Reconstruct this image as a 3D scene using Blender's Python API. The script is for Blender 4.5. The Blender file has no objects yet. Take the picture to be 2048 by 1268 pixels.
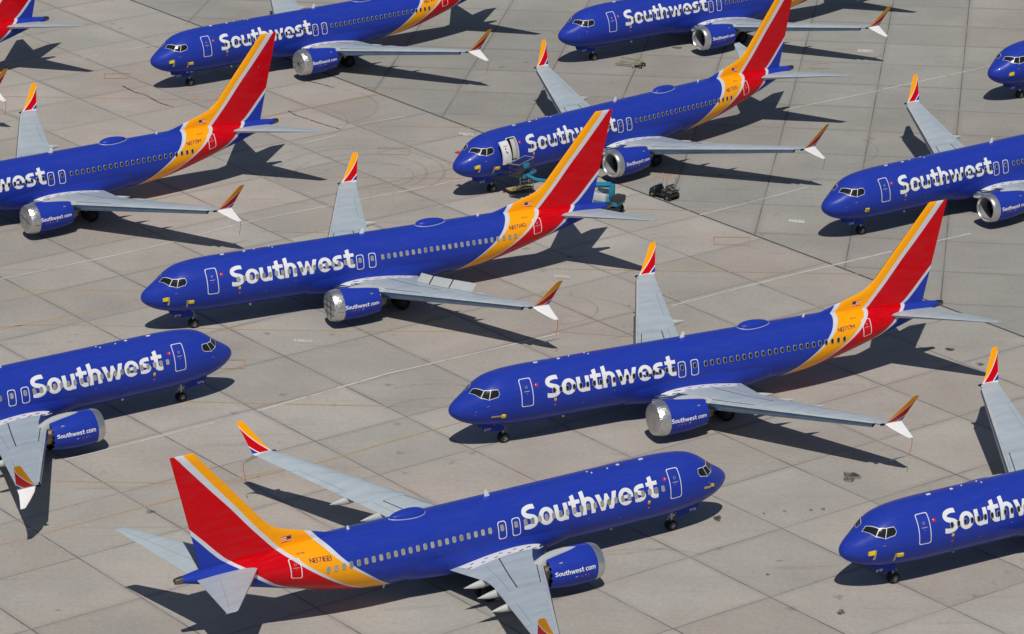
import bpy, bmesh, math, random
import numpy as np
from mathutils import Vector, Matrix
R = math.radians
S = bpy.context.scene
COL = S.collection

# ------------------------------------------------------------------ camera, sky, sun, exposure
CAM_H, PITCH, FPX = 85.045, R(19.3805), 6861.5          # metres, radians, focal length in 2048-wide pixels
cd = bpy.data.cameras.new('camera'); cam = bpy.data.objects.new('camera', cd); COL.objects.link(cam)
cam.location = (0, 0, CAM_H); cam.rotation_euler = (R(90) - PITCH, 0, 0)
cd.sensor_width = 36; cd.lens = FPX / 2048 * 36; cd.clip_start = 1; cd.clip_end = 8000
S.camera = cam
SUN_EL = R(55.1)
w = bpy.data.worlds.new('World'); S.world = w; w.use_nodes = True
nt = w.node_tree; sky = nt.nodes.new('ShaderNodeTexSky'); sky.sky_type = 'NISHITA'; sky.sun_disc = False
sky.sun_elevation = SUN_EL; sky.sun_rotation = math.pi
sky.altitude = 850; sky.air_density = 1.0; sky.dust_density = 1.0
bg = nt.nodes['Background']; nt.links.new(sky.outputs[0], bg.inputs[0]); bg.inputs[1].default_value = 0.05
sl = bpy.data.lights.new('sun', 'SUN'); sun = bpy.data.objects.new('sun', sl); COL.objects.link(sun)
sl.energy = 3.3; sl.angle = R(0.5); sl.color = (1.0, .955, .89); sun.rotation_euler = (R(90) - SUN_EL, 0, 0); sun.location = (0, 0, 200)
S.view_settings.view_transform = 'Standard'; S.view_settings.look = 'None'
S.view_settings.exposure = 0.0; S.view_settings.gamma = 1.0
S.cycles.max_bounces = 6; S.cycles.caustics_reflective = False; S.cycles.caustics_refractive = False

def gp(u, v, z=0.0):
    """ground point under pixel (u, v) of the 2048-wide photograph"""
    f = Vector((0, math.cos(PITCH), -math.sin(PITCH))); up = Vector((0, math.sin(PITCH), math.cos(PITCH)))
    d = f * FPX + Vector((u - 1024, 0, 0)) - up * (v - 634)
    return Vector((0, 0, CAM_H)) + d * ((z - CAM_H) / d.z)

# ------------------------------------------------------------------ node helpers and materials
class NT:
    def __init__(s, name):
        s.m = bpy.data.materials.new(name); s.m.use_nodes = True; s.t = s.m.node_tree
        s.b = s.t.nodes['Principled BSDF']
    def n(s, typ, **k):
        o = s.t.nodes.new(typ)
        for a, b in k.items(): setattr(o, a, b)
        return o
    def l(s, a, b): s.t.links.new(a, b)
    def put(s, sock, v):
        if hasattr(v, 'links') or isinstance(v, bpy.types.NodeSocket): s.l(v, sock)
        else: sock.default_value = v
    def math(s, op, a, b=0.0, c=None, clamp=False):
        o = s.n('ShaderNodeMath', operation=op, use_clamp=clamp); s.put(o.inputs[0], a); s.put(o.inputs[1], b)
        if c is not None: s.put(o.inputs[2], c)
        return o.outputs[0]
    def mix(s, f, a, b):
        o = s.n('ShaderNodeMix', data_type='RGBA'); s.put(o.inputs[0], f)
        s.put(o.inputs[6], a if not isinstance(a, tuple) else (*a, 1)); s.put(o.inputs[7], b if not isinstance(b, tuple) else (*b, 1))
        return o.outputs[2]
    def noise(s, vec, scale, detail=3, rough=.55):
        o = s.n('ShaderNodeTexNoise'); s.l(vec, o.inputs['Vector']); o.inputs['Scale'].default_value = scale
        o.inputs['Detail'].default_value = detail; o.inputs['Roughness'].default_value = rough
        return o.outputs['Fac']
    def ramp(s, f, lo, hi, a=0.0, b=1.0):
        o = s.n('ShaderNodeMapRange'); s.put(o.inputs[0], f)
        for i, v in enumerate((lo, hi, a, b)): o.inputs[i + 1].default_value = v
        return o.outputs[0]
    def obj(s): return s.n('ShaderNodeTexCoord').outputs['Object']
    def xyz(s, v):
        o = s.n('ShaderNodeSeparateXYZ'); s.l(v, o.inputs[0]); return o.outputs
    def base(s, c): s.put(s.b.inputs['Base Color'], c if not isinstance(c, tuple) else (*c, 1))
    def set(s, rough=.5, metal=0.0, spec=.5, coat=0.0):
        s.b.inputs['Roughness'].default_value = rough; s.b.inputs['Metallic'].default_value = metal
        s.b.inputs['Specular IOR Level'].default_value = spec; s.b.inputs['Coat Weight'].default_value = coat
        s.b.inputs['Coat Roughness'].default_value = .05
        return s
    def bump(s, h, strength, dist=.02):
        o = s.n('ShaderNodeBump'); s.l(h, o.inputs['Height']); o.inputs['Strength'].default_value = strength
        o.inputs['Distance'].default_value = dist; s.l(o.outputs[0], s.b.inputs['Normal'])

BLUE = (.017, .042, .355); ORANGE = (.93, .37, .003); RED = (.57, .001, .006); SILVER = (.60, .63, .68); WHITE = (.78, .78, .78)
def plain(name, col, rough=.5, metal=0.0, spec=.5, coat=0.0, var=.12, scale=1.5):
    t = NT(name).set(rough, metal, spec, coat)
    n = t.noise(t.obj(), scale, 4)
    t.base(t.mix(t.ramp(n, .3, .7), tuple(c * (1 - var) for c in col), tuple(min(1, c * (1 + var * .6)) for c in col)))
    return t.m
def livery(name):
    t = NT(name).set(.34, 0, .11, .14)
    co = t.obj(); x, y, z = t.xyz(co)
    def step(pts):                       # 1 aft of a painted edge given as (z, x) points in the aircraft's own metres
        fc = t.n('ShaderNodeFloatCurve'); cu = fc.mapping.curves[0]
        fc.mapping.use_clip = False
        pts = sorted(pts)
        while len(cu.points) < len(pts): cu.points.new(.5, .5)
        for p, (zz, xx) in zip(cu.points, pts): p.location = (zz / 13, (xx - 20) / 20); p.handle_type = 'AUTO'
        fc.mapping.update()
        t.l(t.math('DIVIDE', z, 13), fc.inputs['Value'])
        xb = t.math('MULTIPLY_ADD', fc.outputs[0], 20, 20)
        return t.math('DIVIDE', t.math('SUBTRACT', x, xb), .02, clamp=True)
    b1 = [(0, 22.6), (.9, 23.9), (1.3, 24.6), (1.72, 25.4), (2.17, 26.08), (2.93, 27.09), (3.65, 28.03), (4.38, 28.82), (5.04, 29.36), (5.4, 29.68), (6, 30.2), (13, 36.5)]
    b2 = [(0, 24.4), (1.3, 25.9), (1.75, 26.9), (2.23, 27.93), (2.84, 28.98), (3.56, 30.04), (4.27, 31.0), (4.77, 31.61), (5.2, 32.15), (6.1, 33.0), (7.0, 33.8), (8.4, 34.95), (9.85, 36.2), (12.3, 38.25), (13, 38.85)]
    b3 = [(0, 26.5), (1.6, 28.6), (2.2, 29.9), (2.94, 31.85), (3.24, 32.62), (4.15, 34.0), (4.79, 34.82), (5.2, 35.55), (5.8, 36.22), (6.6, 36.98), (7.42, 37.78), (9, 39.3), (13, 42)]
    def sh(pts, ws): return [(a, b + np.interp(a, [1, 3, 5, 8, 12.3], ws)) for a, b in pts]
    edges = [(b1, SILVER), (sh(b1, [.16, .2, .38, .38, .4]), ORANGE), (b2, SILVER), (sh(b2, [.18, .24, .34, .38, .55]), RED), (b3, SILVER), (sh(b3, [.25, .3, .36, .3, .3]), BLUE)]
    c = None
    for pts, col in edges:
        c = t.mix(step(pts), BLUE if c is None else c, col)
    # faint grime streaks and panel-to-panel tone
    mp = t.n('ShaderNodeMapping'); t.l(co, mp.inputs[0]); mp.inputs['Scale'].default_value = (.5, 3, 3)
    n = t.noise(mp.outputs[0], 1.2, 5)
    c = t.mix(t.ramp(n, .45, .8, 0, .12), c, (.10, .10, .14))
    t.base(c)
    t.l(t.ramp(n, .3, .7, .26, .38), t.b.inputs['Roughness'])
    # skin panel joints: very shallow grooves
    fx = t.math('PINGPONG', x, .51); g = t.ramp(fx, 0, .02, 0, 1)
    ang = t.math('ARCTAN2', t.math('SUBTRACT', z, 3.3), t.math('ABSOLUTE', y))
    g2 = t.ramp(t.math('PINGPONG', t.math('ADD', ang, .1), .33), 0, .008, 0, 1)
    t.bump(t.math('MULTIPLY', g, g2), .10, .006)
    return t.m
def winglet_mat():
    t = NT('winglet_paint').set(.40, 0, .12, .02)
    x, y, z = t.xyz(t.obj())
    tt = t.math('DIVIDE', t.math('SUBTRACT', z, 3.85), 2.02)
    le = t.math('MULTIPLY_ADD', tt, 1.5, 23.55); te = t.math('MULTIPLY_ADD', tt, .6, 24.95)
    fr = t.math('DIVIDE', t.math('SUBTRACT', x, le), t.math('SUBTRACT', te, le))
    b = t.math('MULTIPLY_ADD', tt, 1.08, .02)
    d = t.math('SUBTRACT', fr, b)
    c = t.mix(t.math('GREATER_THAN', d, 0), ORANGE, WHITE)
    c = t.mix(t.math('GREATER_THAN', d, .07), c, RED)
    d2 = t.math('SUBTRACT', fr, t.math('MULTIPLY_ADD', tt, 1.5, .60))
    c = t.mix(t.math('GREATER_THAN', d2, 0), c, WHITE); c = t.mix(t.math('GREATER_THAN', d2, .08), c, BLUE)
    c = t.mix(t.math('LESS_THAN', tt, .015), c, (.62, .66, .70))
    t.base(c); return t.m
def foil_mat():
    t = NT('crinkled_foil').set(.33, .88, .5)
    v = t.obj(); n = t.n('ShaderNodeTexVoronoi', feature='F1'); t.l(v, n.inputs['Vector']); n.inputs['Scale'].default_value = 2.6
    n2 = t.noise(v, 9, 4)
    t.base(t.mix(t.ramp(n2, .3, .7), (.54, .54, .52), (.76, .76, .74)))
    t.bump(t.math('ADD', t.math('MULTIPLY', n.outputs['Distance'], .35), t.math('MULTIPLY', n2, .8)), .30, .07)
    return t.m
def wing_grey():
    t = NT('wing_grey_paint').set(.42, 0, .45)
    co = t.obj(); mp = t.n('ShaderNodeMapping'); t.l(co, mp.inputs[0]); mp.inputs['Scale'].default_value = (.35, 1.4, 1)
    n = t.noise(mp.outputs[0], 1.2, 5); n2 = t.noise(co, 5, 3)
    c = t.mix(t.ramp(n, .3, .7), (.37, .43, .47), (.45, .51, .55))
    t.base(t.mix(t.ramp(n2, .62, .8, 0, .25), c, (.30, .33, .35)))
    return t.m

M = {}
M['livery'] = livery('airliner_paint')
M['blue'] = plain('blue_paint', BLUE, .34, 0, .11, .16, .08, .8)
M['white'] = plain('white_paint', WHITE, .4, var=.05)
M['grey'] = wing_grey()
M['pale'] = plain('pale_grey_paint', (.50, .52, .51), .4, var=.08)
def foilface_mat():
    t = NT('foil_face').set(.42, .6, .5); v = t.obj(); n = t.noise(v, 1.6, 4, .6); n2 = t.noise(v, 7, 3)
    t.base(t.mix(t.ramp(n, .3, .7), (.36, .36, .35), (.56, .56, .54)))
    t.bump(t.math('ADD', n, t.math('MULTIPLY', n2, .3)), .35, .12); return t.m
M['foilface'] = foilface_mat()
M['darkred'] = plain('dark_red_seam', (.34, .003, .006), .5, var=.05)
M['silver'] = plain('silver_paint', SILVER, .35, var=.05)
M['metal'] = plain('bare_metal', (.50, .53, .57), .22, 1.0, var=.08)
M['skytint_metal'] = plain('sky_tinted_slat_metal', (.20, .28, .39), .24, .88, var=.15)  # bare metal with the blue of the reflected sky put into its colour
M['rim'] = plain('dome_rim', (.34, .37, .45), .4, var=.05)
M['lipmetal'] = plain('intake_lip_metal', (.62, .62, .62), .33, .85, var=.08)
M['hotmetal'] = plain('exhaust_metal', (.26, .22, .17), .35, 1.0, var=.25)
M['foil'] = foil_mat()
M['black'] = plain('black_rubber', (.018, .018, .020), .75, spec=.3, var=.3)
M['dark'] = plain('dark_void', (.012, .012, .014), .8, spec=.2, var=.2)
M['line'] = plain('sealant_line', (.045, .05, .055), .7, spec=.2, var=.3)
M['faint'] = plain('faint_panel_line', (.24, .27, .29), .6, spec=.3, var=.2)
M['glass'] = plain('window_glass', (.015, .017, .020), .12, spec=.28, var=.2)
M['shade'] = plain('window_shade', (.30, .30, .26), .5, var=.15, scale=.9)
M['shade_dark'] = plain('window_shade_dark', (.22, .22, .19), .5, var=.15, scale=.9)
M['shade_light'] = plain('window_shade_light', (.36, .36, .31), .5, var=.15, scale=.9)
M['winframe'] = plain('window_frame', (.34, .34, .31), .45, var=.1)
M['cockpitframe'] = plain('cockpit_frame', (.62, .64, .66), .4, var=.05)
M['yellow'] = plain('yellow_cover', (.80, .60, .015), .55, var=.15)
M['tape'] = plain('tan_tape', (.48, .36, .14), .6, var=.15)
M['red'] = plain('red_cloth', (.62, .03, .02), .7, var=.1)
M['redpaint'] = plain('red_paint', (.60, .02, .015), .4, var=.05)
M['maroon'] = plain('maroon_lettering', (.16, .012, .06), .5, var=.05)
M['winglet'] = winglet_mat()
M['hub'] = plain('wheel_hub', (.36, .36, .35), .45, .2, var=.1)
M['steel'] = plain('gear_steel', (.50, .50, .50), .4, .5, var=.1)
M['navy'] = plain('flag_navy', (.03, .03, .14), .5, var=.05)
M['galley'] = plain('cabin_lining', (.52, .50, .46), .6, var=.08)
M['ducts'] = plain('intake_liner', (.33, .33, .34), .45, .3, var=.1)
M['fan'] = plain('fan_blades', (.035, .035, .040), .4, .6, var=.3)
M['liftblue'] = plain('lift_blue_paint', (.015, .22, .36), .4, var=.12)
M['liftgrey'] = plain('lift_cover_grey', (.55, .56, .57), .5, var=.1)
M['cartgreen'] = plain('cart_dark_paint', (.008, .016, .015), .25, coat=.4, var=.2)
M['canopy'] = plain('sun_faded_canopy', (.38, .28, .235), .7, var=.12)
M['seat'] = plain('cart_seat', (.10, .08, .07), .6, var=.2)
M['bar'] = plain('tow_bar_paint', (.25, .24, .16), .6, var=.25)
M['darksteel'] = plain('dark_steel', (.05, .05, .055), .5, .3, var=.25)

def ground_mat():
    t = NT('apron_concrete').set(.85, 0, .25)
    co = t.obj()
    def dot(nx, ny):
        o = t.n('ShaderNodeVectorMath', operation='DOT_PRODUCT'); t.l(co, o.inputs[0]); o.inputs[1].default_value = (nx, ny, 0); return o.outputs['Value']
    a = dot(.7986, .6018); v = dot(-.6018, .7986); b = dot(.989, -.1478); c = dot(.1478, .989)
    P = 7.62
    n_wob = t.noise(co, .9, 3); n_brk = t.noise(co, .23, 4); n_big = t.noise(co, .018, 4); n_mid = t.noise(co, .12, 5, .6); n_fine = t.noise(co, 3.2, 5, .65)
    wob = t.math('MULTIPLY', t.math('SUBTRACT', n_wob, .5), .07)
    def grid(u, off):
        q = t.math('DIVIDE', t.math('SUBTRACT', t.math('ADD', u, wob), off), P)
        d = t.math('MULTIPLY', t.math('PINGPONG', q, .5), P)
        return d, t.math('FLOOR', q)
    d1, c1 = grid(a, 127.2); d2, c2 = grid(v, 150.4); d3, c3 = grid(b, -11.8); d4, c4 = grid(c, 262.2)
    def line(d, w0): return t.ramp(d, w0 * .35, w0, 1, 0)
    wid = .075
    def slab(x, y, k):
        o = t.n('ShaderNodeCombineXYZ'); t.l(x, o.inputs[0]); t.l(y, o.inputs[1]); o.inputs[2].default_value = k
        wn = t.n('ShaderNodeTexWhiteNoise', noise_dimensions='3D'); t.l(o.outputs[0], wn.inputs['Vector']); return wn.outputs['Value']
    east = t.math('GREATER_THAN', t.math('ADD', a, wob), 172.9)
    lw = t.math('MAXIMUM', line(d1, wid), t.math('MULTIPLY', line(d2, wid), .68))
    le = t.math('MAXIMUM', t.math('MULTIPLY', line(d3, wid), .9), t.math('MULTIPLY', line(d4, wid), .7))
    jl = t.n('ShaderNodeMix', data_type='FLOAT'); t.l(east, jl.inputs[0]); t.l(lw, jl.inputs[2]); t.l(le, jl.inputs[3])
    edge = line(t.math('ABSOLUTE', t.math('SUBTRACT', t.math('ADD', a, wob), 172.9)), .14)
    jn = t.math('MULTIPLY', jl.outputs[0], t.ramp(n_brk, .32, .62, .25, .72))
    jn = t.math('MAXIMUM', jn, t.math('MULTIPLY', edge, .95))
    sv = t.n('ShaderNodeMix', data_type='FLOAT'); t.l(east, sv.inputs[0]); t.l(slab(c1, c2, 1.), sv.inputs[2]); t.l(slab(c3, c4, 7.), sv.inputs[3])
    west = t.mix(t.ramp(sv.outputs[0], 0, 1), (.372, .346, .314), (.436, .407, .371))
    eastc = t.mix(t.ramp(sv.outputs[0], 0, 1), (.312, .302, .278), (.352, .340, .314))
    col = t.mix(east, west, eastc)
    def mul(colr, f):
        o = t.n('ShaderNodeMix', data_type='RGBA', blend_type='MULTIPLY'); o.inputs[0].default_value = 1
        t.l(colr, o.inputs[6]); cc = t.n('ShaderNodeCombineColor'); [t.l(f, cc.inputs[i]) for i in range(3)]; t.l(cc.outputs[0], o.inputs[7]); return o.outputs[2]
    n_hue = t.noise(co, .045, 5, .6)
    tint = t.mix(t.ramp(n_hue, .38, .62), (.975, 1.0, .985), (1.035, .99, .96))
    o = t.n('ShaderNodeMix', data_type='RGBA', blend_type='MULTIPLY'); o.inputs[0].default_value = 1; t.l(col, o.inputs[6]); t.l(tint, o.inputs[7]); col = o.outputs[2]
    col = mul(col, t.ramp(n_big, .3, .7, .90, 1.09))
    col = mul(col, t.ramp(n_mid, .25, .75, .84, 1.12))
    col = mul(col, t.ramp(n_fine, .25, .75, .88, 1.10))
    # scattered oil spots and scuffs
    vo = t.n('ShaderNodeTexVoronoi', feature='F1'); t.l(co, vo.inputs['Vector']); vo.inputs['Scale'].default_value = .22
    pick = t.math('GREATER_THAN', t.xyz(vo.outputs['Color'])[0], .62)
    spot = t.math('MULTIPLY', pick, t.ramp(t.math('ADD', vo.outputs['Distance'], t.math('MULTIPLY', n_fine, .20)), .10, .15, .45, 0))
    col = t.mix(spot, col, (.075, .068, .062))
    v2 = t.n('ShaderNodeTexVoronoi', feature='F1'); t.l(co, v2.inputs['Vector']); v2.inputs['Scale'].default_value = .55
    pick2 = t.math('GREATER_THAN', t.xyz(v2.outputs['Color'])[1], .80)
    n_cl = t.noise(co, .03, 3)
    sp2 = t.math('MULTIPLY', t.math('MULTIPLY', pick2, t.ramp(n_cl, .45, .62)), t.ramp(t.math('ADD', v2.outputs['Distance'], t.math('MULTIPLY', n_fine, .5)), .33, .46, .42, 0))
    col = t.mix(sp2, col, (.10, .092, .085))
    mp = t.n('ShaderNodeMapping'); t.l(co, mp.inputs[0]); mp.inputs['Rotation'].default_value = (0, 0, R(-37)); mp.inputs['Scale'].default_value = (.10, 1.1, 1)
    st = t.noise(mp.outputs[0], 1, 4)
    col = t.mix(t.ramp(st, .60, .78, 0, .30), col, (.15, .135, .12))
    # widened dirt along joints, then the joint itself
    near = t.n('ShaderNodeMix', data_type='FLOAT'); t.l(east, near.inputs[0]); t.l(t.math('MINIMUM', d1, d2), near.inputs[2]); t.l(t.math('MINIMUM', d3, d4), near.inputs[3])
    col = t.mix(t.math('MULTIPLY', t.ramp(near.outputs[0], .0, .55, .30, 0), t.ramp(n_mid, .4, .65)), col, (.13, .12, .11))
    col = t.mix(jn, col, (.030, .028, .028))
    t.base(col)
    t.bump(n_fine, .15, .02)
    return t.m
M['ground'] = ground_mat()
def paint_on_ground(name, col, lo, hi):
    t = NT(name).set(.8, 0, .25); n = t.noise(t.obj(), .9, 5, .7); n2 = t.noise(t.obj(), .12, 3)
    k = t.math('MULTIPLY', t.ramp(n, lo, hi), t.ramp(n2, .30, .60, .45, 1), clamp=True)
    t.base(t.mix(k, (.36, .335, .30), col)); return t.m
M['gwhite'] = paint_on_ground('worn_white_marking', (.60, .58, .55), .26, .50)
M['gyellow'] = paint_on_ground('worn_yellow_marking', (.46, .26, .07), .30, .55)
M['gorange'] = paint_on_ground('worn_orange_marking', (.52, .21, .05), .30, .58)
def smear(name, col, amt, scale=1.6):
    t = NT(name).set(.85, 0, .2); t.base(col)
    tr = t.n('ShaderNodeBsdfTransparent'); mx = t.n('ShaderNodeMixShader'); out = [n for n in t.t.nodes if n.type == 'OUTPUT_MATERIAL'][0]
    f = t.ramp(t.noise(t.obj(), scale, 4, .65), .32, .68, 0, amt)
    t.l(f, mx.inputs[0]); t.l(tr.outputs[0], mx.inputs[1]); t.l(t.b.outputs[0], mx.inputs[2]); t.l(mx.outputs[0], out.inputs[0])
    return t.m
M['tyremark'] = smear('tyre_rubber_trace', (.09, .085, .078), .16)
M['crack'] = smear('pavement_crack', (.02, .02, .02), 1.0, 4)
M['oil'] = smear('oil_soak', (.055, .046, .040), .95, 1.4)

# ------------------------------------------------------------------ mesh helpers
class MB:
    def __init__(s): s.v = []; s.f = []; s.mi = []; s.mats = []
    def mat(s, name):
        if name not in s.mats: s.mats.append(name)
        return s.mats.index(name)
    def add(s, verts, faces, mat):
        k = len(s.v); i = s.mat(mat); s.v += [tuple(p) for p in verts]
        for f in faces: s.f.append(tuple(a + k for a in f)); s.mi.append(i)
    def grid(s, P, mat, closed=False, skip=None):
        """P[i][j] -> point; quads between rows"""
        n, m = len(P), len(P[0]); V = [p for r in P for p in r]; F = []
        for i in range(n - 1):
            for j in range(m if closed else m - 1):
                if skip and skip(i, j): continue
                F.append((i * m + j, i * m + (j + 1) % m, (i + 1) * m + (j + 1) % m, (i + 1) * m + j))
        s.add(V, F, mat)
    def cap(s, ring, mat): s.add(ring, [tuple(range(len(ring)))], mat)
    def box(s, c, d, mat, rot=None, bevel=0.0):
        b = bmesh.new(); bmesh.ops.create_cube(b, size=1)
        for v in b.verts: v.co = Vector((v.co.x * d[0], v.co.y * d[1], v.co.z * d[2]))
        if bevel: bmesh.ops.bevel(b, geom=list(b.edges), offset=bevel, segments=2, affect='EDGES', profile=.6)
        b.verts.index_update()
        mt = rot if rot is not None else Matrix.Identity(3)
        s.add([mt @ v.co + Vector(c) for v in b.verts], [[v.index for v in f.verts] for f in b.faces], mat); b.free()
    def tube(s, pts, r, mat, n=8, caps=True):
        pts = [Vector(p) for p in pts]; rr = r if isinstance(r, (list, tuple)) else [r] * len(pts); P = []
        for i, p in enumerate(pts):
            d = (pts[min(i + 1, len(pts) - 1)] - pts[max(i - 1, 0)]).normalized()
            a = d.cross(Vector((0, 0, 1)) if abs(d.z) < .9 else Vector((1, 0, 0))).normalized(); b = d.cross(a)
            P.append([p + (a * math.cos(2 * math.pi * k / n) + b * math.sin(2 * math.pi * k / n)) * rr[i] for k in range(n)])
        s.grid(P, mat, True)
        if caps: s.cap(P[0], mat); s.cap(P[-1], mat)
    def lathe(s, axis_pt, axis, prof, mat, n=32):
        """prof: (distance along axis, radius)"""
        ax = Vector(axis).normalized(); a = ax.cross(Vector((0, 0, 1)) if abs(ax.z) < .9 else Vector((1, 0, 0))).normalized(); b = ax.cross(a)
        P = [[Vector(axis_pt) + ax * t + (a * math.cos(2 * math.pi * k / n) + b * math.sin(2 * math.pi * k / n)) * r for k in range(n)] for t, r in prof]
        s.grid(P, mat, True)
    def mesh(s, name, smooth=True, angle=40, flip=False, recalc=True):
        me = bpy.data.meshes.new(name); me.from_pydata(s.v, [], s.f)
        for k in s.mats: me.materials.append(M[k])
        me.polygons.foreach_set('material_index', s.mi)
        b = bmesh.new(); b.from_mesh(me)
        bmesh.ops.remove_doubles(b, verts=b.verts, dist=1e-5)
        if recalc: bmesh.ops.recalc_face_normals(b, faces=b.faces)
        if smooth:
            for f in b.faces: f.smooth = True
            for e in b.edges:
                if len(e.link_faces) == 2 and e.calc_face_angle(0) > R(angle): e.smooth = False
        b.to_mesh(me); b.free(); me.update(); return me
MESH = {}
def cached(key, fn, **k):
    if key not in MESH: MESH[key] = fn().mesh(key if isinstance(key, str) else key[0], **k)
    return MESH[key]
def put(name, me, parent=None, loc=None, rot=None):
    o = bpy.data.objects.new(name, me); COL.objects.link(o)
    if parent: o.parent = parent
    if loc is not None: o.location = loc
    if rot is not None: o.rotation_euler = rot
    return o
def tag(o, label=None, cat=None, group=None, kind=None):
    if label: o['label'] = label
    if cat: o['category'] = cat
    if group: o['group'] = group
    if kind: o['kind'] = kind
    return o

# ------------------------------------------------------------------ lettering: glyphs as implicit areas, meshed by marching squares
def g_rect(X, Y, x0, y0, x1, y1): return np.minimum(np.minimum(X - x0, x1 - X), np.minimum(Y - y0, y1 - Y))
def g_ell(X, Y, cx, cy, rx, ry): return (1 - np.sqrt(((X - cx) / rx) ** 2 + ((Y - cy) / ry) ** 2)) * min(rx, ry)
def g_ring(X, Y, cx, cy, rx, ry, ix, iy): return np.minimum(g_ell(X, Y, cx, cy, rx, ry), -g_ell(X, Y, cx, cy, ix, iy))
def g_conv(X, Y, pts):                                    # convex polygon, counter-clockwise
    f = np.full_like(X, 9.)
    for (x0, y0), (x1, y1) in zip(pts, pts[1:] + pts[:1]):
        L = math.hypot(x1 - x0, y1 - y0); f = np.minimum(f, ((x1 - x0) * (Y - y0) - (y1 - y0) * (X - x0)) / L)
    return f
def g_path(X, Y, pts, wd, smooth=True):
    if smooth:
        P = [pts[0]] + pts + [pts[-1]]; q = []
        for i in range(1, len(P) - 2):
            for t in np.linspace(0, 1, 8, endpoint=False):
                q.append(tuple(.5 * ((2 * P[i][k]) + (-P[i - 1][k] + P[i + 1][k]) * t + (2 * P[i - 1][k] - 5 * P[i][k] + 4 * P[i + 1][k] - P[i + 2][k]) * t * t + (-P[i - 1][k] + 3 * P[i][k] - 3 * P[i + 1][k] + P[i + 2][k]) * t ** 3) for k in (0, 1)))
        q.append(pts[-1]); pts = q
    d = np.full_like(X, 9.)
    for (x0, y0), (x1, y1) in zip(pts, pts[1:]):
        dx, dy = x1 - x0, y1 - y0; L2 = dx * dx + dy * dy + 1e-9
        t = np.clip(((X - x0) * dx + (Y - y0) * dy) / L2, 0, 1)
        d = np.minimum(d, np.hypot(X - x0 - t * dx, Y - y0 - t * dy))
    return wd / 2 - d
mx, mn = np.maximum, np.minimum
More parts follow.
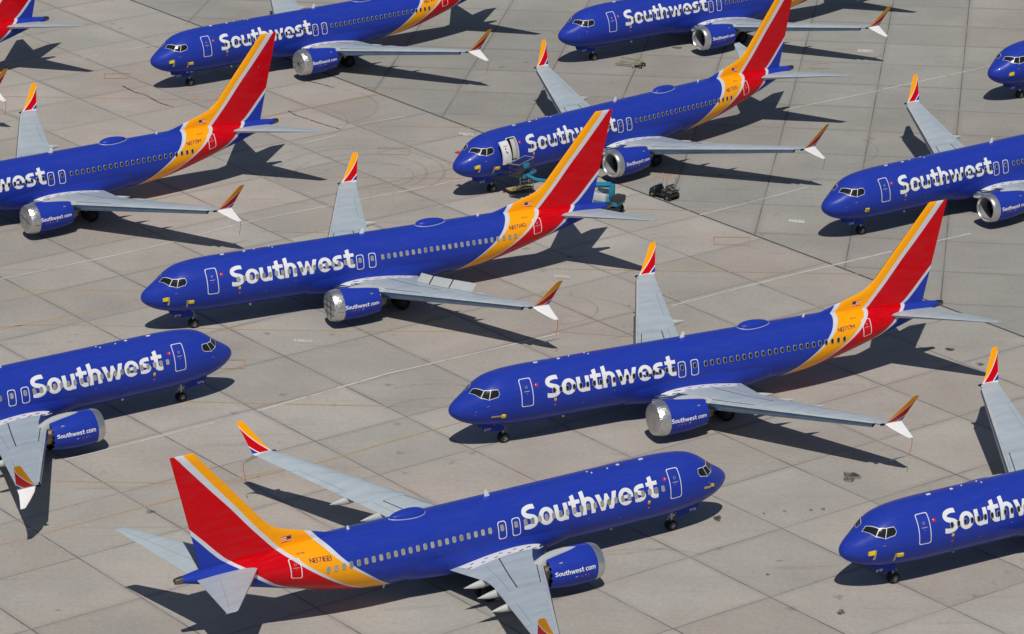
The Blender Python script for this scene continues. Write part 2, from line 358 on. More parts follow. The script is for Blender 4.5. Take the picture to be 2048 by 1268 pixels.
def gl(ch, X, Y):
    """bold humanist letters, x-height 1 -> (field, advance width)"""
    if ch == 'S':
        f = g_path(X, Y, [(1.2, 1.13), (.92, 1.235), (.58, 1.26), (.27, 1.16), (.16, .97), (.27, .80), (.52, .70), (.76, .60), (.87, .42), (.78, .22), (.50, .115), (.20, .13), (-.15, .24)], .285)
        return mn(f, mn(.93 - .07 * (Y - 1.2) - X + (Y < .8) * 9, mn(X - .06 + (Y > .6) * 9 - .08 * (Y - .15), f + 9))), 1.02
    if ch == 's':
        f = g_path(X, Y, [(1.0, .80), (.70, .885), (.40, .885), (.20, .80), (.155, .69), (.25, .585), (.45, .50), (.62, .41), (.68, .29), (.60, .165), (.38, .11), (.15, .135), (-.15, .22)], .25)
        return mn(f, mn(.74 - X + (Y < .62) * 9, X - .04 + (Y > .42) * 9)), .83
    if ch == 'o': return g_ring(X, Y, .51, .5, .51, .52, .215, .28), 1.02
    if ch == 'c':
        f = g_ring(X, Y, .51, .5, .51, .52, .23, .29)
        return mn(f, mx(.52 - X, mx(np.abs(Y - .5) - .20 - .0 * X, -9 + 0 * X) * 1.0)) if False else mn(f, mx(.78 - X, -9) * 1.0), .80
    if ch == 'e':
        f = g_ring(X, Y, .51, .5, .51, .52, .225, .29)
        cut = g_conv(X, Y, [(.48, .25), (1.2, .12), (1.2, .40), (.48, .40)])
        return mx(mn(f, -cut), g_rect(X, Y, .2, .40, .995, .585)), 1.02
    if ch == 'u':
        f = mn(g_ring(X, Y, .45, .44, .45, .46, .17, .20), .44 - Y)
        return mx(mx(f, g_rect(X, Y, 0, .43, .28, 1)), g_rect(X, Y, .62, 0, .90, 1)), .92
    if ch == 't':
        f = mn(mn(g_ring(X, Y, .60, .38, .42, .40, .135, .14), .39 - Y), .61 - X)
        f = mx(f, g_conv(X, Y, [(.18, .37), (.465, .37), (.465, 1.36), (.18, 1.29)]))
        f = mx(f, g_conv(X, Y, [(.59, -.02), (.78, 0), (.78, .25), (.59, .24)]))
        return mx(f, g_rect(X, Y, 0, .77, .77, 1.01)), .79
    if ch == 'h':
        f = mn(g_ring(X, Y, .45, .58, .45, .44, .165, .20), Y - .57)
        return mx(mx(f, g_conv(X, Y, [(0, 0), (.285, 0), (.285, 1.46), (0, 1.40)])), g_rect(X, Y, .615, 0, .90, .59)), .92
    if ch == 'm':
        f = mx(mn(g_ring(X, Y, .43, .60, .43, .42, .165, .20), Y - .59), mn(g_ring(X, Y, 1.03, .60, .43, .42, .165, .20), Y - .59))
        f = mx(f, g_rect(X, Y, 0, 0, .27, 1)); f = mx(f, g_rect(X, Y, .595, 0, .86, .61)); return mx(f, g_rect(X, Y, 1.19, 0, 1.46, .61)), 1.48
    if ch == 'w':
        f = g_conv(X, Y, [(.31, 0), (.58, 0), (.31, 1), (0, 1)])
        f = mx(f, g_conv(X, Y, [(.36, 0), (.585, 0), (.86, .90), (.66, .97)]))
        f = mx(f, g_conv(X, Y, [(.90, 0), (1.13, 0), (.83, .97), (.63, .90)]))
        return mx(f, g_conv(X, Y, [(.90, 0), (1.16, 0), (1.49, 1), (1.19, 1)])), 1.48
    if ch == '.': return g_ell(X, Y, .22, .30, .17, .17), .46
    # thin registration characters, height 1
    K = {'N': [[(0, 0), (0, 1), (.5, 0), (.5, 1)]], '8': [[(.1, .53), (0, .62), (0, .9), (.1, 1), (.4, 1), (.5, .9), (.5, .62), (.4, .53), (.1, .53), (0, .43), (0, .1), (.1, 0), (.4, 0), (.5, .1), (.5, .43), (.4, .53)]],
         '7': [[(0, 1), (.5, 1), (.18, 0)]], '1': [[(.12, 0), (.12, 1)]], '2': [[(0, .85), (.1, 1), (.4, 1), (.5, .88), (.5, .6), (0, 0), (.5, 0)]],
         '3': [[(0, 1), (.5, 1), (.22, .58), (.42, .56), (.5, .45), (.5, .1), (.4, 0), (.1, 0), (0, .1)]], '4': [[(.4, 0), (.4, 1), (0, .3), (.55, .3)]],
         '6': [[(.48, .95), (.4, 1), (.1, 1), (0, .9), (0, .1), (.1, 0), (.4, 0), (.5, .1), (.5, .45), (.4, .55), (0, .55)]],
         '0': [[(.1, 0), (0, .1), (0, .9), (.1, 1), (.4, 1), (.5, .9), (.5, .1), (.4, 0), (.1, 0)]], '5': [[(.5, 1), (0, 1), (0, .56), (.4, .56), (.5, .46), (.5, .1), (.4, 0), (0, 0)]],
         'M': [[(0, 0), (0, 1), (.32, .35), (.64, 1), (.64, 0)]], 'B': [[(0, 0), (0, 1), (.38, 1), (.48, .9), (.48, .63), (.38, .53), (0, .53)], [(.38, .53), (.5, .42), (.5, .1), (.4, 0), (0, 0)]],
         'Q': [[(.1, 0), (0, .1), (0, .9), (.1, 1), (.4, 1), (.5, .9), (.5, .1), (.4, 0), (.1, 0)], [(.3, .25), (.55, -.05)]]}
    if ch == '$':                                          # registration S
        k = [[(.5, .88), (.4, 1), (.1, 1), (0, .9), (0, .63), (.1, .54), (.4, .5), (.5, .4), (.5, .1), (.4, 0), (.1, 0), (0, .12)]]
    else: k = K[ch]
    f = np.full_like(X, -9.)
    for p in k: f = mx(f, g_path(X, Y, p, .135, False))
    return f, .26 if ch == '1' else (.66 if ch != 'M' else .82)
def text_cells(text, step, gap, heart=None):
    """-> dict part -> (points, faces) in text units, and total width"""
    out = {}; x = 0.0
    for ch in text:
        X, Y = np.meshgrid(np.arange(-.12, 1.75, step), np.arange(-.15, 1.6, step), indexing='ij')
        f, adv = gl(ch, X, Y)
        if ch == 'c': f = mn(f, mx(.70 - X, np.abs(Y - .5) - .17))
        part = 'heart' if ch == '.' else 'text'
        V, F = out.setdefault(part, ([], []))
        idx = {}
        def vid(px, py):
            k = (round(px, 5), round(py, 5))
            if k not in idx: idx[k] = len(V); V.append((x + px, py))
            return idx[k]
        ins = f > 0; n, m = f.shape
        cnt = ins[:-1, :-1].astype(int) + ins[1:, :-1] + ins[1:, 1:] + ins[:-1, 1:]
        for i, j in zip(*np.nonzero(cnt)):
            cs = [(i, j), (i + 1, j), (i + 1, j + 1), (i, j + 1)]; poly = []
            for a, b in zip(cs, cs[1:] + cs[:1]):
                fa, fb = f[a], f[b]; pa = (X[a], Y[a]); pb = (X[b], Y[b])
                if fa > 0: poly.append(vid(*pa))
                if (fa > 0) != (fb > 0):
                    t = fa / (fa - fb); poly.append(vid(pa[0] + (pb[0] - pa[0]) * t, pa[1] + (pb[1] - pa[1]) * t))
            p2 = [q for k, q in enumerate(poly) if q != poly[k - 1]]
            if len(p2) > 2: F.append(p2)
        x += adv + gap
    return out, x - gap

# ------------------------------------------------------------------ aircraft geometry (x aft from the nose, y starboard, z up, metres)
ST = np.array([(0, 2.86, 2.86, 0), (.08, 3.12, 2.62, .27), (.3, 3.38, 2.38, .52), (.7, 3.66, 2.12, .82), (1.2, 3.98, 1.9, 1.10), (1.7, 4.36, 1.74, 1.32), (2.2, 4.72, 1.62, 1.50), (2.8, 5.0, 1.52, 1.64), (3.6, 5.17, 1.42, 1.75), (4.6, 5.27, 1.34, 1.83), (6, 5.31, 1.30, 1.88), (14, 5.31, 1.30, 1.88), (24.5, 5.31, 1.30, 1.88), (27, 5.30, 1.50, 1.87), (29, 5.29, 1.87, 1.80), (31, 5.27, 2.37, 1.66), (33, 5.22, 2.92, 1.42), (35, 5.13, 3.44, 1.08), (36.5, 5.03, 3.85, .78), (37.6, 4.93, 4.14, .52), (38.6, 4.80, 4.38, .26), (39.06, 4.73, 4.45, .15)])
def pchip(xs, ys, x):
    h = np.diff(xs); d = np.diff(ys) / h; m = np.zeros(len(xs))
    for i in range(1, len(xs) - 1):
        if d[i - 1] * d[i] > 0:
            w1 = 2 * h[i] + h[i - 1]; w2 = h[i] + 2 * h[i - 1]; m[i] = (w1 + w2) / (w1 / d[i - 1] + w2 / d[i])
    m[0] = d[0]; m[-1] = d[-1]
    x = min(max(x, xs[0]), xs[-1]); i = min(max(int(np.searchsorted(xs, x)) - 1, 0), len(h) - 1); t = (x - xs[i]) / h[i]
    return ys[i] * (2 * t ** 3 - 3 * t ** 2 + 1) + h[i] * m[i] * (t ** 3 - 2 * t ** 2 + t) + ys[i + 1] * (3 * t ** 2 - 2 * t ** 3) + h[i] * m[i + 1] * (t ** 3 - t ** 2)
def sec(x):
    t, b, ww = (pchip(ST[:, 0], ST[:, k], x) for k in (1, 2, 3)); return (t + b) / 2, (t - b) / 2, ww
def fus(x, phi, sd=-1, off=0.0):
    zc, rz, ry = sec(x); c, s_ = math.cos(phi), math.sin(phi)
    n = Vector((0, c * rz, s_ * ry)).normalized()
    return Vector((x, sd * (ry * c + off * n.y), zc + rz * s_ + off * n.z))
def phi_of(s): return s / 1.95                              # arc length above mid height -> angle
DOOR = (4.55, 5.42, R(-8), R(49))
def fuselage(opened):
    mb = MB()
    xs = sorted(set([0, .01, .03, .08, .15, .3, .5] + list(np.arange(.7, 4.5, .2)) + [4.55, 4.8, 5.1, 5.42] + list(np.arange(5.6, 24.6, .8)) + list(np.arange(24.5, 38.4, .4)) + [38.6]))
    N = 72; base = [-math.pi / 2 + 2 * math.pi * k / N for k in range(N)]
    ph = sorted(set(base + [R(-8), R(49), math.pi - R(-8), math.pi - R(49)]))
    P = []
    for x in xs:
        zc, rz, ry = sec(x); P.append([(x, -ry * math.cos(a), zc + rz * math.sin(a)) for a in ph])
    def skip(i, j):
        if not opened: return False
        xm = (xs[i] + xs[i + 1]) / 2; am = ph[j] + .001
        return DOOR[0] < xm < DOOR[1] and DOOR[2] < am < DOOR[3]
    mb.grid(P, 'livery', True, skip)
    mb.cap(P[-1], 'livery')
    if opened:                                            # vestibule behind the open door: lining, galley wall, dark cabin
        x0, x1, a0, a1 = DOOR
        o = [[fus(x, a, -1, -.002) for x in (x0, x1)] for a in np.linspace(a0, a1, 8)]
        i_ = [[Vector((p.x, -.25, p.z)) for p in r] for r in o]
        mb.grid([[r[0] for r in o], [r[0] for r in i_]], 'galley'); mb.grid([[r[1] for r in o], [r[1] for r in i_]], 'galley')
        mb.grid([o[0], i_[0]], 'dark'); mb.grid([o[-1], i_[-1]], 'dark'); mb.grid(i_, 'dark')
        g = [[Vector((x, fus(x, a, -1).y + .25, fus(x, a, -1).z)) for x in (5.02, 5.40)] for a in np.linspace(R(-7), R(46), 8)]
        mb.grid(g, 'galley')
    return mb
def rrect(wd, ht, r, n=5):
    p = []
    for cx, cy, a0 in ((wd / 2 - r, ht / 2 - r, 0), (-wd / 2 + r, ht / 2 - r, 90), (-wd / 2 + r, -ht / 2 + r, 180), (wd / 2 - r, -ht / 2 + r, 270)):
        for k in range(n + 1): a = R(a0 + 90 * k / n); p.append((cx + r * math.cos(a), cy + r * math.sin(a)))
    return p
def refine(p, d):
    q = []
    for a, b in zip(p, p[1:] + p[:1]):
        n = max(1, int(math.dist(a, b) / d))
        q += [(a[0] + (b[0] - a[0]) * k / n, a[1] + (b[1] - a[1]) * k / n) for k in range(n)]
    return q
def on_fus(mb, poly, sd, off, mat, cuts=3, usephi=False):
    """fill a flat (x, arc) outline, subdivide, lay on the fuselage"""
    b = bmesh.new(); vs = [b.verts.new((p[0], p[1], 0)) for p in poly]; f = b.faces.new(vs)
    bmesh.ops.triangulate(b, faces=[f])
    if cuts: bmesh.ops.subdivide_edges(b, edges=list(b.edges), cuts=cuts, use_grid_fill=True)
    b.verts.index_update()
    mb.add([fus(v.co.x, v.co.y if usephi else phi_of(v.co.y), sd, off) for v in b.verts], [[v.index for v in f.verts] for f in b.faces], mat); b.free()
def ring_on_fus(mb, xc, sc, wd, ht, r, th, sd, off, mat):
    o = refine(rrect(wd, ht, r), .12); n = len(o)
    k = [(x * (1 - 2 * th / wd), y * (1 - 2 * th / ht)) for x, y in o]
    V = [fus(xc + x, phi_of(sc + y), sd, off) for x, y in o] + [fus(xc + x, phi_of(sc + y), sd, off) for x, y in k]
    mb.add(V, [(i, (i + 1) % n, n + (i + 1) % n, n + i) for i in range(n)], mat)
def s_of(z): return 1.95 * math.asin(max(-1, min(1, (z - 3.305) / 2.005)))
def door(xc, s0, s1, wd, sd, handle, rr=.14, th=.05):
    mb = MB(); sc = (s0 + s1) / 2; ht = s1 - s0
    # slightly proud door skin in the fuselage paint, white outline on it
    P = [[fus(xc + wd * (u - .5), phi_of(s0 + ht * v), sd, .006) for u in np.linspace(.06, .94, 6)] for v in np.linspace(.04, .96, 10)]
    mb.grid(P, 'livery')
    ring_on_fus(mb, xc, sc, wd, ht, rr, th, sd, .011, 'white')
    if handle:
        sgn = -sd
        on_fus(mb, [(xc + sgn * 0 + x, sc + .05 + y) for x, y in rrect(.40, .05, .02)], sd, .014, 'winframe', 0)
        on_fus(mb, [(xc + x, sc + .33 + y) for x, y in rrect(.15, .17, .06)], sd, .014, 'winframe', 0)
        on_fus(mb, [(xc + x, sc + .33 + y) for x, y in rrect(.09, .11, .04)], sd, .018, 'glass', 0)
        on_fus(mb, [(xc + x, sc - .12 + y) for x, y in rrect(.05, .05, .02)], sd, .014, 'winframe', 0)
    return mb
def cabin_window(shaded):
    mb = MB(); o = rrect(.265, .405, .11); i = rrect(.205, .335, .09)
    n = len(o)
    V = [(x, -.004, z) for x, z in o] + [(x * 1.03, -.024, z * 1.03) for x, z in i] + [(x * .98, .0, z * .98) for x, z in i]
    mb.add(V, [(k, (k + 1) % n, n + (k + 1) % n, n + k) for k in range(n)] + [(n + k, n + (k + 1) % n, 2 * n + (k + 1) % n, 2 * n + k) for k in range(n)], 'winframe')
    mb.add([(x * .98, -.006, z * .98) for x, z in i], [tuple(range(n))], shaded if shaded else 'glass')
    return mb
CW = [[(1.65, R(78.5)), (2.105, R(49)), (1.81, R(37.8)), (1.36, R(74.3))], [(2.16, R(47.8)), (2.50, R(41)), (2.28, R(22.5)), (1.865, R(36.3))], [(2.55, R(40.8)), (2.98, R(37.6)), (3.05, R(28.3)), (2.90, R(22.4)), (2.33, R(22.3))]]
CF = [(1.66, R(80.5)), (2.13, R(51)), (2.50, R(42.6)), (3.00, R(39)), (3.08, R(28)), (2.92, R(21)), (2.31, R(20.9)), (1.82, R(34.8)), (1.33, R(75.5))]
def cockpit_frame(sd):
    mb = MB(); on_fus(mb, CF, sd, .008, 'cockpitframe', 4, True); return mb
def cockpit_pane(k, sd):
    mb = MB(); on_fus(mb, CW[k], sd, .016, 'glass', 3, True); return mb
def strip_text(key, cells, fn, mat):
    mb = MB(); V, F = cells; mb.add([fn(*p) for p in V], F, mat); return mb
TITLE, TW = text_cells('Southwest', .034, .075)
COM, CWID = text_cells('Southwest.com', .06, .06)
def title(sd):
    kx = 9.97 / TW; ky = 1.04; s0 = s_of(3.40)
    fn = (lambda u, v: fus(6.40 + u * kx, phi_of(s0 + v * ky), -1, .007)) if sd < 0 else (lambda u, v: fus(16.30 - u * kx, phi_of(s0 + v * ky), 1, .007))
    return strip_text('title', TITLE['text'], fn, 'white')
def registration(txt, sd):
    c, wd = text_cells(txt, .06, .0); k = 1.42 / wd; s0 = s_of(4.17)
    fn = (lambda u, v: fus(29.47 + u * k, phi_of(s0 + v * .33), -1, .009)) if sd < 0 else (lambda u, v: fus(30.89 - u * k, phi_of(s0 + v * .33), 1, .009))
    return strip_text('reg', c['text'], fn, 'maroon')
def fleet_code(txt, sd):
    c, wd = text_cells(txt[1:5], .08, .0); k = .5 / wd; s0 = s_of(4.86)
    fn = (lambda u, v: fus(30.75 + u * k, phi_of(s0 + v * .11), -1, .009)) if sd < 0 else (lambda u, v: fus(31.5 - u * k, phi_of(s0 + v * .11), 1, .009))
    return strip_text('code', c['text'], fn, 'maroon')

# fin ---------------------------------------------------------------
LEZ = [(5.0, 27.6), (5.28, 28.2), (5.5, 29.1), (5.83, 30.2), (6.2, 31.5), (6.33, 31.95), (6.6, 32.55), (7.0, 33.05), (7.3, 33.32), (7.7, 33.66), (12.2, 37.5), (12.3, 37.62)]
def fin_le(z): return float(np.interp(z, [a for a, b in LEZ], [b for a, b in LEZ]))
def fin_te(z): return 37.35 + (z - 4.9) * .236
def naca(t): return 5 * (.2969 * math.sqrt(max(t, 0)) - .126 * t - .3516 * t * t + .2843 * t ** 3 - .1015 * t ** 4)
def fin_half(x, z):
    ml = 31.35 + (z - 5) * .853; te = fin_te(z); c = te - ml; le = fin_le(z)
    h = c * np.interp(z, [5, 12.3], [.085, .095]) * naca((x - ml) / c) if x > ml else 0
    d = .13 * min(1, max(0, (x - le)) / .9) ** .5 * (1 if x < ml + 1.5 else max(0, 1 - (x - ml - 1.5) / 1.5)) * (1 if z < 7.6 else 0)
    return max(h, d, .012 if x > le + .01 else 0)
def fin():
    mb = MB(); zs = [4.75, 5.0, 5.28, 5.5, 5.7, 5.9, 6.1, 6.3, 6.5, 6.7, 7.0, 7.3, 7.7] + list(np.linspace(8.2, 12.2, 9)) + [12.27, 12.3]
    for sd in (1, -1):
        P = []
        for z in zs:
            le, te = fin_le(z), fin_te(z); sc = 1 if z < 12.25 else (.6 if z < 12.29 else 0)
            P.append([(le + (te - le) * t, sd * fin_half(le + (te - le) * t, z) * sc, z) for t in [0, .004, .015, .035, .06, .1, .15, .2, .27, .35, .45, .55, .65, .75, .85, .93, 1]])
        mb.grid(P, 'livery')
    return mb
def rudder_line():
    mb = MB()
    for sd in (1, -1):
        P = []
        for z in np.linspace(5.9, 12.1, 14):
            x = fin_le(z) + (fin_te(z) - fin_le(z)) * .0 + (fin_te(z) - (31.35 + (z - 5) * .853)) * .0
            ml = 31.35 + (z - 5) * .853; x = ml + (fin_te(z) - ml) * .68
            P.append([(x, sd * (fin_half(x, z) + .004), z), (x + .022, sd * (fin_half(x + .022, z) + .004), z)])
        mb.grid(P, 'darkred')
    return mb
def flag(sd):
    mb = MB(); x0, x1, z0, z1 = 31.42, 32.12, 5.50, 5.86
    def q(u0, u1, v0, v1, mat, off):
        pts = []
        for u, v in ((u0, v0), (u1, v0), (u1, v1), (u0, v1)):
            x = x0 + (x1 - x0) * u; z = z0 + (z1 - z0) * v; pts.append((x, sd * (fin_half(x, z) + off), z))
        mb.add(pts, [(0, 1, 2, 3)], mat)
    for k in range(7): q(0, 1, k / 7, (k + 1) / 7, 'redpaint' if k % 2 == 0 else 'white', .008)
    q(0, .42, 3 / 7, 1, 'navy', .012)
    return mb

# wing --------------------------------------------------------------
def wle(y): return float(np.interp(y, [.8, 1.9, 2.6, 3.4, 4.25, 16.9], [14.3, 14.70, 15.35, 15.95, 16.52, 23.38]))
def wte(y): return float(np.interp(y, [.8, 1.9, 5.2, 6.2, 16.9], [21.6, 21.5, 21.05, 21.2, 24.80]))
def wz(y): return 1.93 + (y - 1.9) * .1225
def wtc(y): return float(np.interp(y, [1.9, 5, 16.9], [.125, .115, .095]))
def w_up(x, y, off=0.0):
    le, te = wle(y), wte(y); c = te - le; t = min(1, max(0, (x - le) / c))
    return wz(y) + c * wtc(y) * naca(t) + c * .016 * 4 * t * (1 - t) + off
def wing(sd):
    mb = MB(); ys = [.9, 1.9, 2.3, 2.8, 3.4, 4.0, 4.6, 5.2, 5.8, 6.6, 8, 10, 12, 14, 15.5, 16.5, 16.9]
    T = [0, .004, .012, .025, .045, .08, .13, .2, .3, .42, .55, .68, .8, .9, 1]
    U = []; L = []
    for y in ys:
        le, te = wle(y), wte(y); c = te - le
        U.append([(le + c * t, sd * y, wz(y) + c * (wtc(y) * naca(t) + .064 * t * (1 - t))) for t in T])
        L.append([(le + c * t, sd * y, wz(y) - c * (wtc(y) * naca(t) * .85 - .064 * t * (1 - t))) for t in T])
    k = 4
    for rows, k in ((slice(0, 7), 7), (slice(6, None), 4)):          # the inboard nose is metal tinted with reflected sky further back
        mb.grid([r[k - 1:] for r in U[rows]], 'grey'); mb.grid([r[k - 1:] for r in L[rows]], 'grey')
        mb.grid([r[:k] for r in U[rows]], 'skytint_metal'); mb.grid([r[:k] for r in L[rows]], 'skytint_metal')
    mb.cap(U[-1] + L[-1][::-1][1:-1], 'grey')
    return mb
def ribbon_up(mb, pts, wd, sd, mat, off=.006):
    """pts (x, y>0) on the upper skin"""
    P = []
    for (a, b) in zip(pts, pts[1:]):
        n = max(2, int(math.dist(a, b) / .35))
        P += [(a[0] + (b[0] - a[0]) * k / n, a[1] + (b[1] - a[1]) * k / n) for k in range(n)]
    P.append(pts[-1]); rows = []
    for i, p in enumerate(P):
        q0, q1 = P[max(0, i - 1)], P[min(len(P) - 1, i + 1)]; dx, dy = q1[0] - q0[0], q1[1] - q0[1]; L = math.hypot(dx, dy)
        nx, ny = -dy / L * wd / 2, dx / L * wd / 2
        rows.append([(p[0] + s * nx, sd * (p[1] + s * ny), w_up(p[0] + s * nx, p[1] + s * ny, off)) for s in (-1, 1)])
    mb.grid(rows, mat)
def slat(sd):
    mb = MB(); P = []
    for y in np.linspace(5.05, 16.35, 15):
        k = np.interp(y, [5.7, 16.4], [1.15, .72]); x0, z0 = wle(y), wz(y)
        P.append([(x0 + a * k, sd * y, z0 + b * k) for a, b in ((.20, .112), (.06, .080), (-.03, .05), (-.10, -.02), (-.14, -.12), (-.14, -.24), (-.09, -.33), (.06, -.27), (.18, -.12))])
    mb.grid([r[:3] for r in P], 'pale'); mb.grid([r[2:7] for r in P], 'skytint_metal'); mb.grid([r[6:] + r[:1] for r in P], 'grey'); mb.cap(P[0], 'grey'); mb.cap(P[-1], 'dark'); return mb  # sunlit top band painted paler, front face painted with the reflected sky's blue
def inboard_edge(sd):
    mb = MB(); ys = [1.55, 1.9, 2.25, 2.65, 3.15, 3.7, 4.15]
    mb.tube([(wle(y) + .10, sd * y, wz(y) - .02) for y in ys], [.10, .14, .15, .15, .13, .11, .08], 'metal', 14)
    mb.tube([(wle(y) + .16, sd * y, wz(y) - .24) for y in ys], [.12, .16, .18, .18, .17, .15, .10], 'pale', 12)
    return mb
def wing_lines(sd):
    mb = MB()
    ribbon_up(mb, [(18.65, 2.75), (20.55, 7.9)], .075, sd, 'line'); ribbon_up(mb, [(16.75, 3.9), (18.95, 7.95)], .06, sd, 'line')
    ribbon_up(mb, [(20.55, 7.9), (18.95, 7.95)], .03, sd, 'faint', .005)
    ribbon_up(mb, [(22.0, 10.1), (23.3, 13.8)], .03, sd, 'faint'); ribbon_up(mb, [(21.2, 8.2), (20.3, 5.4), (19.9, 3.3)], .03, sd, 'faint')
    ribbon_up(mb, [(21.4, 8.4), (22.45, 8.6)], .025, sd, 'faint'); ribbon_up(mb, [(22.15, 10.1), (22.75, 10.3)], .025, sd, 'faint'); ribbon_up(mb, [(23.45, 13.9), (24.0, 14.1)], .025, sd, 'faint')
    ribbon_up(mb, [(17.6, 6.0), (23.05, 16.2)], .022, sd, 'faint'); ribbon_up(mb, [(18.9, 8.6), (20.9, 9.0)], .02, sd, 'faint', .005)
    ribbon_up(mb, [(20.9, 12.4), (22.4, 12.7)], .02, sd, 'faint', .005)
    for (x, y, ww, hh) in ((18.2, 4.1, .62, .95), (17.4, 4.7, .62, .8)):   # lighter access panels inboard
        q = rrect(ww, hh, .15); n = len(q); V = [(x + a, sd * (y + b), w_up(x + a, y + b, .005)) for a, b in q] + [(x + a * .88, sd * (y + b * .88), w_up(x + a * .88, y + b * .88, .005)) for a, b in q]
        mb.add(V, [(i, (i + 1) % n, n + (i + 1) % n, n + i) for i in range(n)], 'pale')
    return mb
def root_strip(sd):
    mb = MB()
    rows = []
    for t in np.linspace(0, 1, 16):
        xi = 14.75 + t * 6.3; yi = 1.93 + .05 * t; xo = 15.7 + t * 4.9; yo = 2.62 + .36 * t
        rows.append([(xi + (xo - xi) * k / 3, sd * (yi + (yo - yi) * k / 3), w_up(xi + (xo - xi) * k / 3, yi + (yo - yi) * k / 3, .012)) for k in range(4)])
    mb.grid(rows, 'white')
    rnd = random.Random(4)
    for i in range(11):
        t = .08 + .88 * i / 10; u = .35 if i % 2 else .75
        x = 14.75 + t * 6.3 + u * (.75 - 1.2 * t); y = 1.97 + u * (.62 + .32 * t); L = .26 if i > 2 else .42
        ribbon_up(mb, [(x, y), (x + L, y + .03 + (.14 if i < 3 else 0))], .085, sd, 'line', .018)
    ribbon_up(mb, [(15.05, 2.32), (16.0, 3.1)], .05, sd, 'hotmetal', .012)
    return mb
def flap_fairing(xt, y, sd):
    mb = MB(); P = []; L = 2.3
    for t in [0, .04, .12, .25, .45, .65, .8, .92, 1]:
        r = math.sqrt(max(0, 1 - ((t - .4) / .4) ** 2)) if t < .4 else max(0.02, 1 - ((t - .4) / .6) ** 1.6)
        x = xt - L + L * t; z = wz(y) - .18 - .20 * t + .12 * t * t
        P.append([(x, sd * y + .20 * r * math.cos(a), z + .27 * r * math.sin(a)) for a in np.linspace(0, 2 * math.pi, 12, endpoint=False)])
    mb.grid(P, 'pale', True); mb.cap(P[-1], 'pale'); return mb
def blade(secs, sd, mat, th):
    """secs: (y, z, le, te) up the blade; thickness normal to it in the y-z plane"""
    mb = MB(); T = [0, .03, .1, .25, .5, .75, 1]
    for s in (1, -1):
        P = []
        for i, (y, z, le, te) in enumerate(secs):
            a, b = secs[max(0, i - 1)], secs[min(len(secs) - 1, i + 1)]; dy, dz = b[0] - a[0], b[1] - a[1]; L = math.hypot(dy, dz)
            ny, nz = -dz / L, dy / L; c = te - le; hh = th if i < len(secs) - 1 else th * .3
            P.append([(le + c * t, sd * (y + s * ny * c * hh * naca(t)), z + s * nz * c * hh * naca(t)) for t in T])
        mb.grid(P, mat); 
    return mb
UP = [(16.82, 3.74, 23.36, 24.80), (16.93, 3.84, 23.58, 24.92), (17.03, 4.02, 23.75, 24.98), (17.17, 4.30, 23.98, 25.06), (17.56, 5.05, 24.52, 25.28), (17.91, 5.72, 24.98, 25.50), (17.98, 5.86, 25.14, 25.50)]
DN = [(16.95, 3.80, 23.62, 24.88), (17.25, 3.58, 23.85, 24.92), (17.6, 3.26, 24.33, 25.05), (17.9, 2.97, 24.80, 25.18), (17.93, 2.93, 24.9, 25.18)]
def spoiler(y0, y1, sd, ang):
    mb = MB(); rows = []
    def hx(y): return 20.35 + (y - 4.0) * .335
    for y in (y0 + .03, y1 - .03):
        x = hx(y); z = w_up(x, y, .01); rows.append([(x, sd * y, z), (x + .72 * math.cos(ang), sd * y, z + .72 * math.sin(ang))])
    (a, b), (c, d) = rows; o = Vector((-math.sin(ang), 0, math.cos(ang))) * .035
    V = [Vector(p) for p in (a, b, d, c)]; V += [p + o for p in V]
    mb.add(V, [(0, 1, 2, 3), (4, 5, 6, 7), (0, 1, 5, 4), (1, 2, 6, 5), (2, 3, 7, 6), (3, 0, 4, 7)], 'pale'); return mb
def stab(sd):
    mb = MB(); T = [0, .006, .02, .05, .1, .2, .35, .55, .75, 1]; ys = [.3, 1.2, 2.5, 4, 5.5, 6.7, 7.05, 7.17]
    for s in (1, -1):
        P = []
        for y in ys:
            le = 33.32 + .744 * y; te = 37.72 + .226 * y; z = 4.5 + .122 * y; c = te - le; k = .10 if y < 7.1 else .02
            le += .12 if y > 7.1 else 0
            P.append([(le + c * t, sd * y, z + s * c * k * naca(t)) for t in T])
        mb.grid([r[2:] for r in P], 'grey' if s > 0 else 'pale'); mb.grid([r[:3] for r in P], 'metal')
    return mb
def elevator_line(sd):
    mb = MB(); P = []
    for y in np.linspace(1.6, 6.6, 9):
        le = 33.32 + .744 * y; te = 37.72 + .226 * y; c = te - le; x = le + .66 * c; z = 4.5 + .122 * y + c * .10 * naca(.66) + .004
        P.append([(x, sd * y, z), (x + .025, sd * y, z)])
    mb.grid(P, 'faint'); return mb

